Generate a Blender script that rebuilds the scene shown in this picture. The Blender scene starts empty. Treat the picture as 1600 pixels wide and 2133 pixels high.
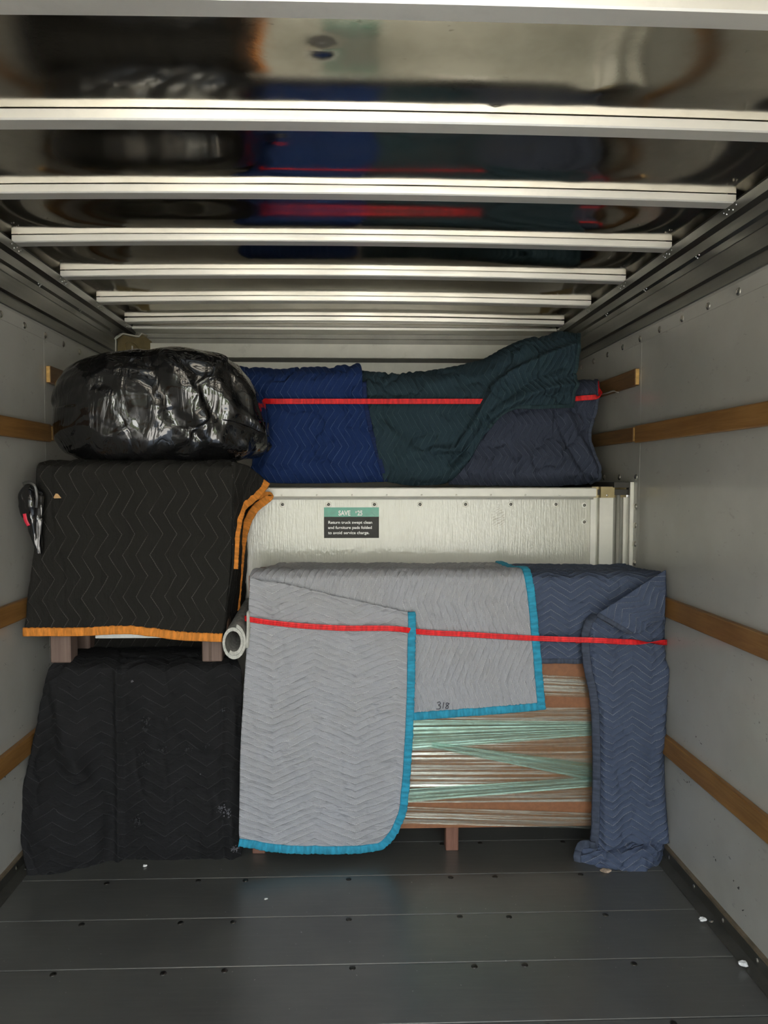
import bpy, bmesh, math, random
import numpy as np
from mathutils import Vector, Matrix, Euler
random.seed(7); rng = np.random.default_rng(11)
SC = bpy.context.scene; COL = SC.collection

# ------------------------------------------------------------------ camera
CAMZ, F = 1.36, 1479.0
PITCH, YAW, SHIFT = math.radians(2.57), math.radians(1.70), 34.0
cam = bpy.data.objects.new('camera', bpy.data.cameras.new('camera')); COL.objects.link(cam)
cam.location = (0, 0, CAMZ); cam.rotation_euler = (math.pi/2-PITCH, 0, -YAW)
cam.data.sensor_width = 36; cam.data.sensor_height = 36; cam.data.sensor_fit = 'AUTO'
cam.data.lens = F/2133*36; cam.data.shift_x = SHIFT/2133; cam.data.clip_start = .02
SC.camera = cam
RM = np.array(Euler(cam.rotation_euler).to_matrix())
def P(px, py, Y):
    "world point at depth Y that stands where the photograph shows (px, py)"
    r = RM @ np.array([(px-800+SHIFT)/F, -(py-1066.5)/F, -1.0])
    return np.array([0, 0, CAMZ]) + r*(Y/r[1])

# ------------------------------------------------------------------ world and exposure
W = bpy.data.worlds.new('world'); SC.world = W; W.use_nodes = True
wn = W.node_tree.nodes; wl = W.node_tree.links; wn.clear()
wo = wn.new('ShaderNodeOutputWorld'); wb = wn.new('ShaderNodeBackground')
tc = wn.new('ShaderNodeTexCoord'); sx = wn.new('ShaderNodeSeparateXYZ'); cr = wn.new('ShaderNodeValToRGB')
wl.new(tc.outputs['Generated'], sx.inputs[0]); wl.new(sx.outputs['Z'], cr.inputs[0])
cr.color_ramp.elements[0].position = 0.0; cr.color_ramp.elements[0].color = (.95, .95, .88, 1)
cr.color_ramp.elements[1].position = 1.0; cr.color_ramp.elements[1].color = (.50, .68, 1.0, 1)
e = cr.color_ramp.elements.new(.35); e.color = (.86, .93, 1.0, 1)
wl.new(cr.outputs[0], wb.inputs[0]); wb.inputs[1].default_value = 4.0
wl.new(wb.outputs[0], wo.inputs[0])
sun = bpy.data.objects.new('sun', bpy.data.lights.new('sun', 'SUN')); COL.objects.link(sun)
sun.data.energy = 18; sun.data.angle = .009; sun.data.color = (1, .90, .76); sun.rotation_euler = (math.radians(-38), 0, math.radians(22))   # high, from beyond the cab
SC.view_settings.view_transform = 'Standard'; SC.view_settings.look = 'None'
SC.view_settings.gamma = 1; SC.view_settings.use_curve_mapping = False
SC.view_settings.exposure = 1.05

# ------------------------------------------------------------------ node helpers
class M:
    def __init__(s, name):
        s.m = bpy.data.materials.new(name); s.m.use_nodes = True
        s.t = s.m.node_tree; s.t.nodes.clear()
        s.out = s.t.nodes.new('ShaderNodeOutputMaterial')
        s.b = s.t.nodes.new('ShaderNodeBsdfPrincipled'); s.link(s.b.outputs[0], s.out.inputs[0])
        s.tc = s.t.nodes.new('ShaderNodeTexCoord')
    def link(s, a, b): s.t.links.new(a, b)
    def put(s, sock, v):
        if hasattr(v, 'is_linked') or hasattr(v, 'links'): s.link(v, sock)
        elif isinstance(v, (tuple, list)): sock.default_value = tuple(v)+((1,) if len(sock.default_value) == 4 and len(v) == 3 else ())
        else: sock.default_value = v
    def math(s, op, a, b=0.0, c=None):
        n = s.t.nodes.new('ShaderNodeMath'); n.operation = op
        s.put(n.inputs[0], a); s.put(n.inputs[1], b)
        if c is not None: s.put(n.inputs[2], c)
        return n.outputs[0]
    def xyz(s, src): n = s.t.nodes.new('ShaderNodeSeparateXYZ'); s.link(src, n.inputs[0]); return n.outputs
    def mapping(s, src, scale=(1, 1, 1), rot=(0, 0, 0), loc=(0, 0, 0)):
        n = s.t.nodes.new('ShaderNodeMapping'); s.link(src, n.inputs[0])
        n.inputs['Scale'].default_value = scale; n.inputs['Rotation'].default_value = rot; n.inputs['Location'].default_value = loc
        return n.outputs[0]
    def noise(s, vec, scale=5, detail=4, rough=.5, dist=0):
        n = s.t.nodes.new('ShaderNodeTexNoise'); s.link(vec, n.inputs['Vector'])
        n.inputs['Scale'].default_value = scale; n.inputs['Detail'].default_value = detail
        n.inputs['Roughness'].default_value = rough; n.inputs['Distortion'].default_value = dist
        return n.outputs[0]
    def rng(s, v, a, b, c=0.0, d=1.0, smooth=True):
        n = s.t.nodes.new('ShaderNodeMapRange'); n.interpolation_type = 'SMOOTHSTEP' if smooth else 'LINEAR'
        s.put(n.inputs[0], v)
        for i, q in enumerate((a, b, c, d)): n.inputs[i+1].default_value = q
        return n.outputs[0]
    def mix(s, f, a, b):
        n = s.t.nodes.new('ShaderNodeMix'); n.data_type = 'RGBA'
        s.put(n.inputs[0], f); s.put(n.inputs[6], a); s.put(n.inputs[7], b)
        return n.outputs[2]
    def bump(s, h, strength=.5, dist=.01, normal=None):
        n = s.t.nodes.new('ShaderNodeBump'); n.inputs['Strength'].default_value = strength
        n.inputs['Distance'].default_value = dist; s.link(h, n.inputs['Height'])
        if normal is not None: s.link(normal, n.inputs['Normal'])
        return n.outputs[0]
    def set(s, **k):
        names = dict(color='Base Color', rough='Roughness', metal='Metallic', spec='Specular IOR Level', normal='Normal',
                     coat='Coat Weight', alpha='Alpha', sheen='Sheen Weight')
        for a, v in k.items(): s.put(s.b.inputs[names[a]], v)
        return s.m

def plain(name, c, rough=.6, metal=0, var=.15, scale=12, bump=.0, spec=.5, stretch=(1, 1, 1)):
    m = M(name); v = m.mapping(m.tc.outputs['Object'], stretch)
    n = m.noise(v, scale, 5, .6)
    lo = tuple(x*(1-var) for x in c); hi = tuple(min(1, x*(1+var)) for x in c)
    k = dict(color=m.mix(m.rng(n, .3, .7), lo, hi), rough=m.rng(n, .2, .8, rough*.85, min(1, rough*1.15)), metal=metal, spec=spec)
    if bump: k['normal'] = m.bump(m.noise(v, scale*4, 4), bump, .004)
    return m.set(**k)

def quilt_mat(name, base, stitch, q, dirt=(.5, .5, .5), dirt_amt=.25, rough=.9, crink=.5, spec=.25, stitch_amt=.85):
    s_, p_, a_ = q
    m = M(name); uv = m.tc.outputs['UV']
    u, v, _ = m.xyz(uv)
    wob = m.math('MULTIPLY', m.math('SUBTRACT', m.noise(uv, 9, 2), .5), .016)
    tri = m.math('MULTIPLY', m.math('PINGPONG', v, p_/2), a_*2/p_)
    t = m.math('DIVIDE', m.math('ADD', m.math('ADD', u, tri), wob), s_)
    d = m.math('MULTIPLY', m.math('PINGPONG', t, .5), s_)
    line = m.rng(d, .0004, .0017, 1, 0)
    dash = m.rng(m.math('PINGPONG', v, .0035), .0003, .0012, .25, 1)
    keep = m.rng(m.noise(uv, 14, 3), .36, .56, .25, 1)
    mask = m.math('MULTIPLY', m.math('MULTIPLY', m.math('MULTIPLY', line, dash), keep), stitch_amt)
    n1 = m.noise(uv, 7, 6, .6); n2 = m.noise(m.mapping(uv, (1, .35, 1)), 55, 3, .6)
    weave = m.noise(uv, 420, 2, .6)
    col = m.mix(m.rng(n1, .35, .75, 0, dirt_amt), base, tuple(b*k for b, k in zip(base, dirt)))
    col = m.mix(m.rng(n2, .3, .7, 0, .30), col, tuple(min(1, b*.72) for b in base))
    col = m.mix(m.rng(weave, .3, .7, 0, .22), col, tuple(min(1, b*1.35+.004) for b in base))
    col = m.mix(mask, col, stitch)
    puff = m.math('POWER', m.math('PINGPONG', t, .5), .5)
    h = m.math('ADD', m.math('MULTIPLY', puff, .55), m.math('MULTIPLY', n2, crink))
    h = m.math('ADD', h, m.math('MULTIPLY', weave, .05))
    return m.set(color=col, rough=rough, spec=spec, normal=m.bump(h, 1.0, .013))

def wood_mat(name, c1, c2, ax=1, rough=.5, scale=6):
    m = M(name); st = [1, 1, 1]; st[ax] = .06
    v = m.mapping(m.tc.outputs['Object'], tuple(x*9 for x in st))
    n = m.noise(v, scale, 6, .65, .6); n2 = m.noise(m.tc.outputs['Object'], 3, 4)
    col = m.mix(m.rng(n, .3, .7), c1, c2)
    col = m.mix(m.rng(n2, .45, .75, 0, .45), col, tuple(x*.45 for x in c1))
    return m.set(color=col, rough=rough, spec=.35, normal=m.bump(n, .3, .003))

# ------------------------------------------------------------------ mesh helpers
def me_obj(name, verts, faces, mat, parent=None, uv=None, smooth=True):
    me = bpy.data.meshes.new(name); V = np.asarray(verts, dtype=np.float64)
    me.from_pydata(V.tolist() if len(V) < 4000 else V.tolist(), [], faces if isinstance(faces, list) else faces.tolist())
    if uv is not None:
        l = me.uv_layers.new(name='UVMap'); idx = np.empty(len(me.loops), dtype=np.int32); me.loops.foreach_get('vertex_index', idx)
        l.data.foreach_set('uv', np.asarray(uv, dtype=np.float32)[idx].ravel())
    me.polygons.foreach_set('use_smooth', [smooth]*len(me.polygons))
    if mat: me.materials.append(mat)
    return link(name, me, parent)
def link(name, me, parent=None):
    o = bpy.data.objects.new(name, me); COL.objects.link(o)
    if parent: o.parent = parent
    return o
def copy_of(o, loc=None, parent=None, scale=None, rot=None):
    c = o.copy(); COL.objects.link(c)
    if loc is not None: c.location = loc
    if rot is not None: c.rotation_euler = rot
    if scale is not None: c.scale = scale
    if parent is not None: c.parent = parent
    return c
def bm_obj(name, bm, mat, parent=None, smooth=False):
    me = bpy.data.meshes.new(name); bm.normal_update(); bm.to_mesh(me); bm.free()
    if smooth: me.polygons.foreach_set('use_smooth', [True]*len(me.polygons))
    if mat: me.materials.append(mat)
    return link(name, me, parent)
def bm_box(bm, a, b, bev=0.0, seg=1):
    r = bmesh.ops.create_cube(bm, size=1.0)
    vs = r['verts']; a = np.array(a, float); b = np.array(b, float)
    for v in vs: v.co = Vector((a+b)/2 + np.array(v.co)*(b-a))
    if bev: bmesh.ops.bevel(bm, geom=list({e for v in vs for e in v.link_edges}), offset=bev, segments=seg, profile=.5, affect='EDGES')
def box(name, a, b, mat, parent=None, bev=.002, seg=1):
    bm = bmesh.new(); bm_box(bm, a, b, bev, seg); return bm_obj(name, bm, mat, parent)
def prism(name, poly, axis, lo, hi, mat, parent=None, closed=True):
    "extrude a 2-D outline along an axis (0, 1 or 2)"
    n = len(poly); V = []
    for w in (lo, hi):
        for p in poly:
            q = list(p); q.insert(axis, w); V.append(q)
    Fc = [[i, (i+1) % n, n+(i+1) % n, n+i] for i in range(n if closed else n-1)]
    if closed: Fc += [list(range(n))[::-1], list(range(n, 2*n))]
    o = me_obj(name, V, Fc, mat, parent, smooth=False)
    bm = bmesh.new(); bm.from_mesh(o.data); bmesh.ops.recalc_face_normals(bm, faces=bm.faces[:]); bm.to_mesh(o.data); bm.free()
    return o
def empty(name, loc=(0, 0, 0)):
    o = bpy.data.objects.new(name, None); COL.objects.link(o); o.location = loc; return o
def tag(o, label=None, cat=None, group=None, kind=None):
    for k, v in (('label', label), ('category', cat), ('group', group), ('kind', kind)):
        if v: o[k] = v
    return o
def dome(name, r, h, mat, parent=None, n=12):
    V = [(0, 0, h)]; Fc = []
    for k, (rr, hh) in enumerate(((.55, .85), (.9, .45), (1, 0))):
        for i in range(n):
            a = 2*math.pi*i/n; V.append((r*rr*math.cos(a), r*rr*math.sin(a), h*hh))
    for i in range(n):
        j = (i+1) % n; Fc.append([0, 1+i, 1+j])
        for k in range(2): Fc.append([1+k*n+i, 1+(k+1)*n+i, 1+(k+1)*n+j, 1+k*n+j])
    return me_obj(name, V, Fc, mat, parent)

def pp(x, s): return np.abs(((x-s)/(2*s)-np.floor((x-s)/(2*s)))*2*s-s)
_lat = {}
def vn(x, y, seed=0):
    if seed not in _lat: _lat[seed] = np.random.default_rng(seed+100).random((256, 256))
    L = _lat[seed]; xi = np.floor(x).astype(int); yi = np.floor(y).astype(int)
    fx = x-xi; fy = y-yi; fx = fx*fx*(3-2*fx); fy = fy*fy*(3-2*fy)
    g = lambda a, b: L[a % 256, b % 256]
    return (g(xi, yi)*(1-fx)+g(xi+1, yi)*fx)*(1-fy)+(g(xi, yi+1)*(1-fx)+g(xi+1, yi+1)*fx)*fy
def fbm(x, y, seed=0, oct=4):
    r = 0; a = .5
    for k in range(oct): r = r+a*(vn(x*2**k, y*2**k, seed+k)-.5); a *= .5
    return r
def spline(ctrl, n):
    "ctrl (K, ..., 3): smooth resample of the first axis to n points by chord length"
    C = np.asarray(ctrl, float); K = len(C)
    d = np.linalg.norm(np.diff(C, axis=0), axis=-1)
    while d.ndim > 1: d = d.mean(-1)
    d = np.maximum(d, 1e-5); t = np.concatenate([[0], np.cumsum(d)]); q = np.linspace(0, t[-1], n)
    T = np.zeros_like(C); sh = (-1,)+(1,)*(C.ndim-1)
    sl = np.diff(C, axis=0)/d.reshape(sh)
    if K == 2: T[:] = sl[0]
    else:
        w0 = d[1:].reshape(sh); w1 = d[:-1].reshape(sh)
        T[1:-1] = (sl[:-1]*w0+sl[1:]*w1)/(w0+w1); T[0] = sl[0]; T[-1] = sl[-1]
    i = np.clip(np.searchsorted(t, q, side='right')-1, 0, K-2); h = d[i].reshape(sh); s = ((q-t[i])/d[i]).reshape(sh)
    return (2*s**3-3*s**2+1)*C[i]+(s**3-2*s**2+s)*h*T[i]+(-2*s**3+3*s**2)*C[i+1]+(s**3-s**2)*h*T[i+1]
def gridfaces(nv, nu):
    a = (np.arange(nv-1)[:, None]*nu+np.arange(nu-1)[None]).ravel()
    return np.stack([a, a+1, a+nu+1, a+nu], 1)
def gnormals(G):
    du = np.gradient(G, axis=1); dv = np.gradient(G, axis=0)
    n = np.cross(dv, du); return n/np.maximum(np.linalg.norm(n, axis=-1, keepdims=True), 1e-9)

class Cloth:
    "a padded sheet lofted through rows of control points, quilted and creased in the mesh itself"
    def __init__(s, rows, q=(.045, .145, .042), turn=False, step=.006, puff=.003, wrinkle=.004, wr_scale=6, wr_dir=(1, 1), seed=0,
                 ridges=(), uvmode='xa', toward=(0, -1, 0), px=True):
        R = np.array([[P(*p) for p in r] for r in rows]) if px else np.asarray(rows, float)
        lu = np.linalg.norm(np.diff(R, axis=1), axis=-1).sum(1).max(); lv = np.linalg.norm(np.diff(R, axis=0), axis=-1).sum(0).max()
        nu = max(8, int(lu/step)); nv = max(8, int(lv/step))
        G = spline(R, nv); G = np.swapaxes(spline(np.swapaxes(G, 0, 1), nu), 0, 1)
        au = np.concatenate([np.zeros((nv, 1)), np.cumsum(np.linalg.norm(np.diff(G, axis=1), axis=-1), 1)], 1)
        av = np.concatenate([np.zeros((1, nu)), np.cumsum(np.linalg.norm(np.diff(G, axis=0), axis=-1), 0)], 0)
        U = G[..., 0]+2 if uvmode == 'xa' else au
        Vv = av
        if uvmode == 'xz': U = G[..., 0]+2; Vv = 3-G[..., 2]
        a, b = (Vv, U) if turn else (U, Vv)
        N = gnormals(G); tw = np.array(toward, float)
        if (N*tw).sum(-1).mean() < 0: N = -N; s.flip = True
        else: s.flip = False
        sp, pe, am = q
        t = (a+pp(b, pe/2)*am*2/pe)/sp
        h = puff*np.sqrt(2*pp(t, .5))
        x = U*wr_scale*wr_dir[0]; y = Vv*wr_scale*wr_dir[1]
        w = fbm(x+.6*fbm(x, y, seed+9, 2), y, seed, 5)
        h = h+wrinkle*2.2*w-wrinkle*1.2*np.exp(-(fbm(x*1.4+7, y*1.4, seed+3, 3)/.045)**2)
        for pts, amp, wid, Yr in ridges:
            Q = np.array([P(p[0], p[1], Yr) for p in pts])[:, [0, 2]]; Q = spline(Q, 40)
            X = G[..., [0, 2]]; dm = np.full(G.shape[:2], 1e9)
            for k in range(len(Q)-1):
                ab = Q[k+1]-Q[k]; tt = np.clip(((X-Q[k])@ab)/(ab@ab+1e-12), 0, 1)
                dm = np.minimum(dm, np.linalg.norm(X-Q[k]-tt[..., None]*ab, axis=-1))
            h = h+amp*np.exp(-(dm/wid)**2)
        s.G = G+N*h[..., None]; s.N = N; s.uv = np.stack([a, b], -1); s.nu, s.nv = nu, nv
    def build(s, name, mat, parent=None, thick=.008):
        Fc = gridfaces(s.nv, s.nu)
        if s.flip: Fc = Fc[:, ::-1]
        # front and back sheets with a closed rim: real thickness
        n = s.nu*s.nv; front = s.G.reshape(-1, 3); back = (s.G-s.N*thick).reshape(-1, 3)
        idx = np.arange(n).reshape(s.nv, s.nu)
        rim = np.concatenate([idx[0, :], idx[1:, -1], idx[-1, -2::-1], idx[-2:0:-1, 0]]); r2 = np.roll(rim, -1)
        side = np.stack([rim, r2, r2+n, rim+n], 1)
        if not s.flip: side = side[:, ::-1]
        Fa = np.concatenate([Fc, Fc[:, ::-1]+n, side])
        uv = np.concatenate([s.uv.reshape(-1, 2)]*2)
        return me_obj(name, np.concatenate([front, back]), Fa, mat, parent, uv)
    def edge(s, which):
        sl = dict(top=(0, slice(None)), bottom=(-1, slice(None)), left=(slice(None), 0), right=(slice(None), -1))[which]
        return s.G[sl], s.N[sl]

def ribbon(name, path, normals, width, thick, mat, parent=None, inward=None, n=None, ruffle=0.0, twist=None, seed=0, lift=0.0):
    "a flat band swept along a path; inward: the path is one edge and the band lies to that side (+1 / -1)"
    A = np.asarray(path, float); Nn = np.asarray(normals, float)
    if Nn.ndim == 1: Nn = np.repeat(Nn[None], len(A), 0)
    if n: A, Nn = spline(A, n), spline(Nn, n)
    T = np.gradient(A, axis=0); T /= np.linalg.norm(T, axis=1, keepdims=True)+1e-9
    Nn = Nn-(Nn*T).sum(1, keepdims=True)*T; Nn /= np.linalg.norm(Nn, axis=1, keepdims=True)+1e-9
    S = np.cross(Nn, T)
    if twist is not None:
        c, si = np.cos(twist)[:, None], np.sin(twist)[:, None]; Nn, S = Nn*c+S*si, S*c-Nn*si
    k = len(A); r = np.random.default_rng(seed)
    wj = width*(1+ruffle*(r.random(k)-.5)); oj = lift+thick*.5*ruffle*2*(r.random(k)-.5)
    if inward: a0, a1 = -.0015*inward*np.ones(k), wj*inward
    else: a0, a1 = -wj/2, wj/2
    prof = [(0, -.5), (0, .35), (.12, .5), (.88, .5), (1, .35), (1, -.5)]
    V = np.concatenate([A+S*((a0+(a1-a0)*f)[:, None])+Nn*((oj+thick*g)[:, None]) for f, g in prof])
    m = len(prof); Fc = []
    for j in range(m):
        j2 = (j+1) % m
        for i in range(k-1): Fc.append([j*k+i, j*k+i+1, j2*k+i+1, j2*k+i])
    Fc += [[j*k for j in range(m)], [j*k+k-1 for j in range(m)][::-1]]
    L = np.concatenate([[0], np.cumsum(np.linalg.norm(np.diff(A, axis=0), axis=1))])
    uv = np.concatenate([np.stack([L, np.full(k, f*width)], 1) for f, g in prof])
    o = me_obj(name, V, Fc, mat, parent, uv)
    bm = bmesh.new(); bm.from_mesh(o.data); bmesh.ops.recalc_face_normals(bm, faces=bm.faces[:]); bm.to_mesh(o.data); bm.free()
    return o

# ------------------------------------------------------------------ materials
def wall_mat():
    m = M('grey fibreglass panel'); o = m.tc.outputs['Object']
    n = m.noise(o, 2.2, 5, .6); n2 = m.noise(m.mapping(o, (1, .5, 1)), 30, 4, .7); fib = m.noise(m.mapping(o, (60, 60, 3)), 6, 3)
    col = m.mix(m.rng(n, .3, .7), (.385, .375, .345), (.445, .435, .405))
    col = m.mix(m.rng(n2, .62, .72, 0, .35), col, (.25, .24, .22))
    sc = m.noise(m.mapping(o, (14, 5, 11), (.3, .2, .1)), 5, 2, .4, 1.5)
    low = m.rng(m.xyz(o)[2], .1, 1.0, 1, .25)
    col = m.mix(m.math('MULTIPLY', m.rng(sc, .73, .76), low), col, (.07, .065, .06))
    h = m.math('ADD', m.math('MULTIPLY', fib, .35), m.math('MULTIPLY', n, .4))
    return m.set(color=col, rough=m.rng(n2, .3, .7, .16, .26), spec=.5, normal=m.bump(h, .10, .004))
def bulk_mat():
    m = M('cream fibreglass bulkhead'); o = m.tc.outputs['Object']
    fib = m.noise(m.mapping(o, (70, 1, 5)), 3, 4, .6); n = m.noise(o, 3, 4); cell = m.noise(o, 55, 2)
    col = m.mix(m.rng(n, .3, .7), (.58, .565, .485), (.64, .625, .545))
    x, y, z = m.xyz(o)                                     # sooty shoe scuff near the right rivets
    dx = m.math('DIVIDE', m.math('SUBTRACT', x, .615), .036); dz = m.math('DIVIDE', m.math('SUBTRACT', z, 1.205), .06)
    rr = m.math('ADD', m.math('MULTIPLY', dx, dx), m.math('MULTIPLY', dz, dz))
    w = m.t.nodes.new('ShaderNodeTexWave'); m.link(m.mapping(o, (1, 1, 1), (0, .45, 0)), w.inputs[0])
    w.bands_direction = 'Z'; w.inputs['Scale'].default_value = 32; w.inputs['Distortion'].default_value = 9; w.inputs['Detail'].default_value = 3
    mask = m.math('MULTIPLY', m.math('MULTIPLY', m.rng(m.math('ADD', rr, m.math('MULTIPLY', m.noise(o, 40, 3), .9)), .7, 1.4, 1, 0), m.rng(w.outputs[1], .35, .75, 0, .75)), m.rng(m.noise(o, 60, 4, .7), .38, .58, .1, 1))
    col = m.mix(mask, col, (.30, .26, .18))
    h = m.math('ADD', fib, m.math('MULTIPLY', cell, .5))
    return m.set(color=col, rough=.10, spec=1.0, normal=m.bump(h, .20, .006))
def plank_mat():
    m = M('black painted floor plank'); oi = m.t.nodes.new('ShaderNodeObjectInfo'); va = m.t.nodes.new('ShaderNodeVectorMath'); va.operation = 'ADD'
    m.link(m.tc.outputs['Object'], va.inputs[0]); m.link(oi.outputs['Location'], va.inputs[1]); o = va.outputs[0]
    n = m.noise(o, 2.0, 6, .65); g = m.noise(m.mapping(o, (1.5, 22, 1)), 4, 5, .6)
    sp = m.noise(o, 90, 2)
    col = m.mix(m.rng(n, .3, .7), (.058, .058, .053), (.090, .090, .080))
    col = m.mix(m.rng(g, .4, .8, 0, .35), col, (.12, .118, .106))
    col = m.mix(m.rng(sp, .735, .76, 0, .8), col, (.30, .29, .27))
    return m.set(color=col, rough=.31, spec=1.0, normal=m.bump(m.noise(o, 140, 3), .05, .002))
def metal_mat(name, c, r0, r1, stretch=(1, 1, 1), scale=8, dirt=0, bump=.05):
    m = M(name); o = m.mapping(m.tc.outputs['Object'], stretch); n = m.noise(o, scale, 5, .6)
    n2 = m.noise(m.tc.outputs['Object'], 5, 6, .7)
    col = m.mix(m.rng(n2, .5, .75, 0, dirt), c, tuple(x*.45 for x in c))
    return m.set(color=col, metal=1.0, rough=m.rng(n, .3, .7, r0, r1), normal=m.bump(n, bump, .002))
def sheet_mat():
    m = M('mill finish roof skin'); o = m.tc.outputs['Object']
    n = m.noise(o, 4, 6, .65); sc = m.noise(m.mapping(o, (3, 14, 1), (0, 0, .7)), 5, 3, .5, 2)
    n3 = m.noise(o, 26, 4, .6)
    col = m.mix(m.rng(n, .35, .7), (.72, .68, .60), (.60, .56, .48))
    col = m.mix(m.rng(sc, .72, .75, 0, .5), col, (.25, .23, .2)); col = m.mix(m.rng(n3, .70, .78, 0, .5), col, (.2, .18, .15))
    return m.set(color=col, metal=1.0, rough=m.rng(n, .3, .7, .07, .15), normal=m.bump(n, .03, .01))
def film_mat(name, lo, hi, tint, col):
    m = M(name); uv = m.tc.outputs['UV']
    st = m.noise(m.mapping(uv, (.8, 62, 1)), 2.0, 5, .7, .1); st2 = m.noise(m.mapping(uv, (.6, 260, 1)), 1.5, 3, .6)
    f = m.math('ADD', m.rng(st, .40, .66, lo, hi), m.rng(st2, .5, .72, 0, .15))
    g = m.t.nodes.new('ShaderNodeBsdfTransparent'); g.inputs[0].default_value = tint+(1,)
    m.set(color=col, metal=.6, rough=.10, spec=1.0, normal=m.bump(m.math('ADD', st, m.math('MULTIPLY', st2, .4)), .40, .004))
    mx = m.t.nodes.new('ShaderNodeMixShader'); m.link(f, mx.inputs[0]); m.link(g.outputs[0], mx.inputs[1]); m.link(m.b.outputs[0], mx.inputs[2])
    m.link(mx.outputs[0], m.out.inputs[0]); return m.m
def band_mat(name, c, ribs=500, rough=.75):
    m = M(name); uv = m.tc.outputs['UV']; u, v, _ = m.xyz(uv)
    rib = m.math('SINE', m.math('MULTIPLY', v, ribs*6.28)); pk = m.noise(m.mapping(uv, (1, .25, 1)), 90, 3)
    col = m.mix(m.rng(pk, .3, .7), tuple(x*.72 for x in c), tuple(min(1, x*1.15) for x in c))
    return m.set(color=col, rough=rough, spec=.3, normal=m.bump(m.math('ADD', m.math('MULTIPLY', rib, .15), pk), .5, .004))
def bag_mat():
    m = M('black bin bag plastic'); o = m.tc.outputs['Object']
    n = m.noise(m.mapping(o, (1, 1, .30), (0, .30, 0)), 13, 3, .5, .9); n2 = m.noise(m.mapping(o, (1, 1, .4), (0, -.3, 0)), 30, 3)
    h = m.math('ADD', m.math('ABSOLUTE', m.math('SUBTRACT', n, .5)), m.math('MULTIPLY', n2, .10))
    return m.set(color=(.005, .005, .0055), rough=.08, spec=.9, normal=m.bump(h, .55, .02))

WALL, BULK, PLANK, SHEET = wall_mat(), bulk_mat(), plank_mat(), sheet_mat()
FILM = film_mat('clear stretch film', .03, .60, (.90, .94, .88), (.58, .62, .55)); FILM2 = film_mat('bunched green stretch film', .18, .62, (.74, .88, .81), (.40, .60, .51))
BOW = metal_mat('extruded aluminium bow', (.97, .95, .89), .40, .50, (.3, 6, 6), 12, .15); BOW.node_tree.nodes['Principled BSDF'].inputs['Metallic'].default_value = .72
RAIL = metal_mat('dull aluminium rail', (.20, .20, .19), .30, .42, (8, .2, 8), 10, .2)
WHITEAL = plain('painted cream aluminium', (.84, .82, .74), .38, 0, .06, 9)
GREYAL = plain('painted grey aluminium', (.36, .35, .31), .45, 0, .1, 9)
GOLD = plain('olive gold coated steel', (.40, .32, .17), .42, .55, .15, 14)
DARKST = plain('dark coated sill', (.05, .045, .038), .5, 0, .2, 12)
KICK = plain('black scuff strip', (.045, .043, .036), .42, 0, .3, 10, .1)
KICKTOP = plain('worn brown strip edge', (.13, .10, .065), .55, 0, .3, 25)
RIVET = metal_mat('rivet steel', (.62, .60, .55), .22, .34)
DARKRIV = metal_mat('dark bolt steel', (.20, .19, .17), .3, .45)
SCREW = metal_mat('worn floor screw', (.085, .082, .075), .3, .5)
OAK = wood_mat('varnished oak slat', (.22, .102, .028), (.32, .165, .052), 1, .42)
OAKDK = wood_mat('darker oak slat', (.15, .075, .028), (.22, .12, .045), 1, .45)
OAKEND = plain('cut oak end grain', (.62, .37, .11), .6, 0, .2, 60)
LEGW = wood_mat('reddish furniture leg', (.16, .075, .05), (.25, .12, .085), 2, .5)
FOOTW = wood_mat('dusty brown furniture foot', (.16, .105, .085), (.23, .16, .13), 2, .6)
BOARD = plain('brown hardboard', (.27, .112, .050), .6, 0, .12, 60)
BODYW = plain('dark dresser wood', (.10, .055, .035), .5, 0, .2, 10, stretch=(.3, 3, 3))
QB, QG = (.047, .145, .044), (.0245, .29, .058)
QS = (.026, .14, .046)
BLACKQ = quilt_mat('black quilted pad', (.0155, .0145, .0125), (.19, .18, .165), QB, (.6, .6, .6), .3, stitch_amt=.55)
BLACKQ2 = quilt_mat('charcoal quilted pad', (.0110, .0110, .0116), (.095, .095, .10), (.042, .15, .05), (1.9, 1.8, 1.9), .35, stitch_amt=.55)
GREYQ = quilt_mat('light grey quilted pad', (.37, .372, .40), (.76, .76, .77), QG, (.80, .74, .62), .30, crink=.8, stitch_amt=.75)
SLATEQ = quilt_mat('slate blue quilted pad', (.070, .090, .146), (.46, .48, .53), QS, (.7, .7, .7), .3, stitch_amt=.6)
BLUEQ = quilt_mat('royal blue quilted pad', (.010, .030, .118), (.17, .25, .46), (.030, .15, .046), (.6, .6, .7), .3, stitch_amt=.6)
TEALQ = quilt_mat('dark teal quilted pad', (.022, .044, .060), (.14, .20, .22), (.026, .16, .046), (.8, 1.0, .8), .4, stitch_amt=.55)
NAVYQ = quilt_mat('slate navy quilted pad', (.046, .056, .088), (.23, .26, .33), (.028, .14, .046), (.75, .75, .75), .35, stitch_amt=.55)
TEALB = band_mat('turquoise binding', (.035, .33, .50))
ORANGEB = band_mat('orange binding', (.74, .26, .04))
SLATEB = band_mat('slate hem', (.066, .080, .118)); BLUEB = band_mat('blue hem', (.010, .024, .095)); TEALH = band_mat('teal hem', (.024, .05, .06))
STRAP = band_mat('red webbing', (.78, .018, .022), 160, .5)
BAG = bag_mat()
FELT = plain('white felt underlay', (.52, .51, .47), .95, 0, .12, 70, .6)
FELTIN = plain('grey felt underlay back', (.25, .24, .22), .95, 0, .3, 40, .6)
FOAM = plain('white packing foam', (.80, .80, .78), .8, 0, .06, 60, .3)
RED = plain('bright red plastic', (.65, .02, .05), .3)
INK = plain('black marker ink', (.03, .03, .04), .7)

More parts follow.
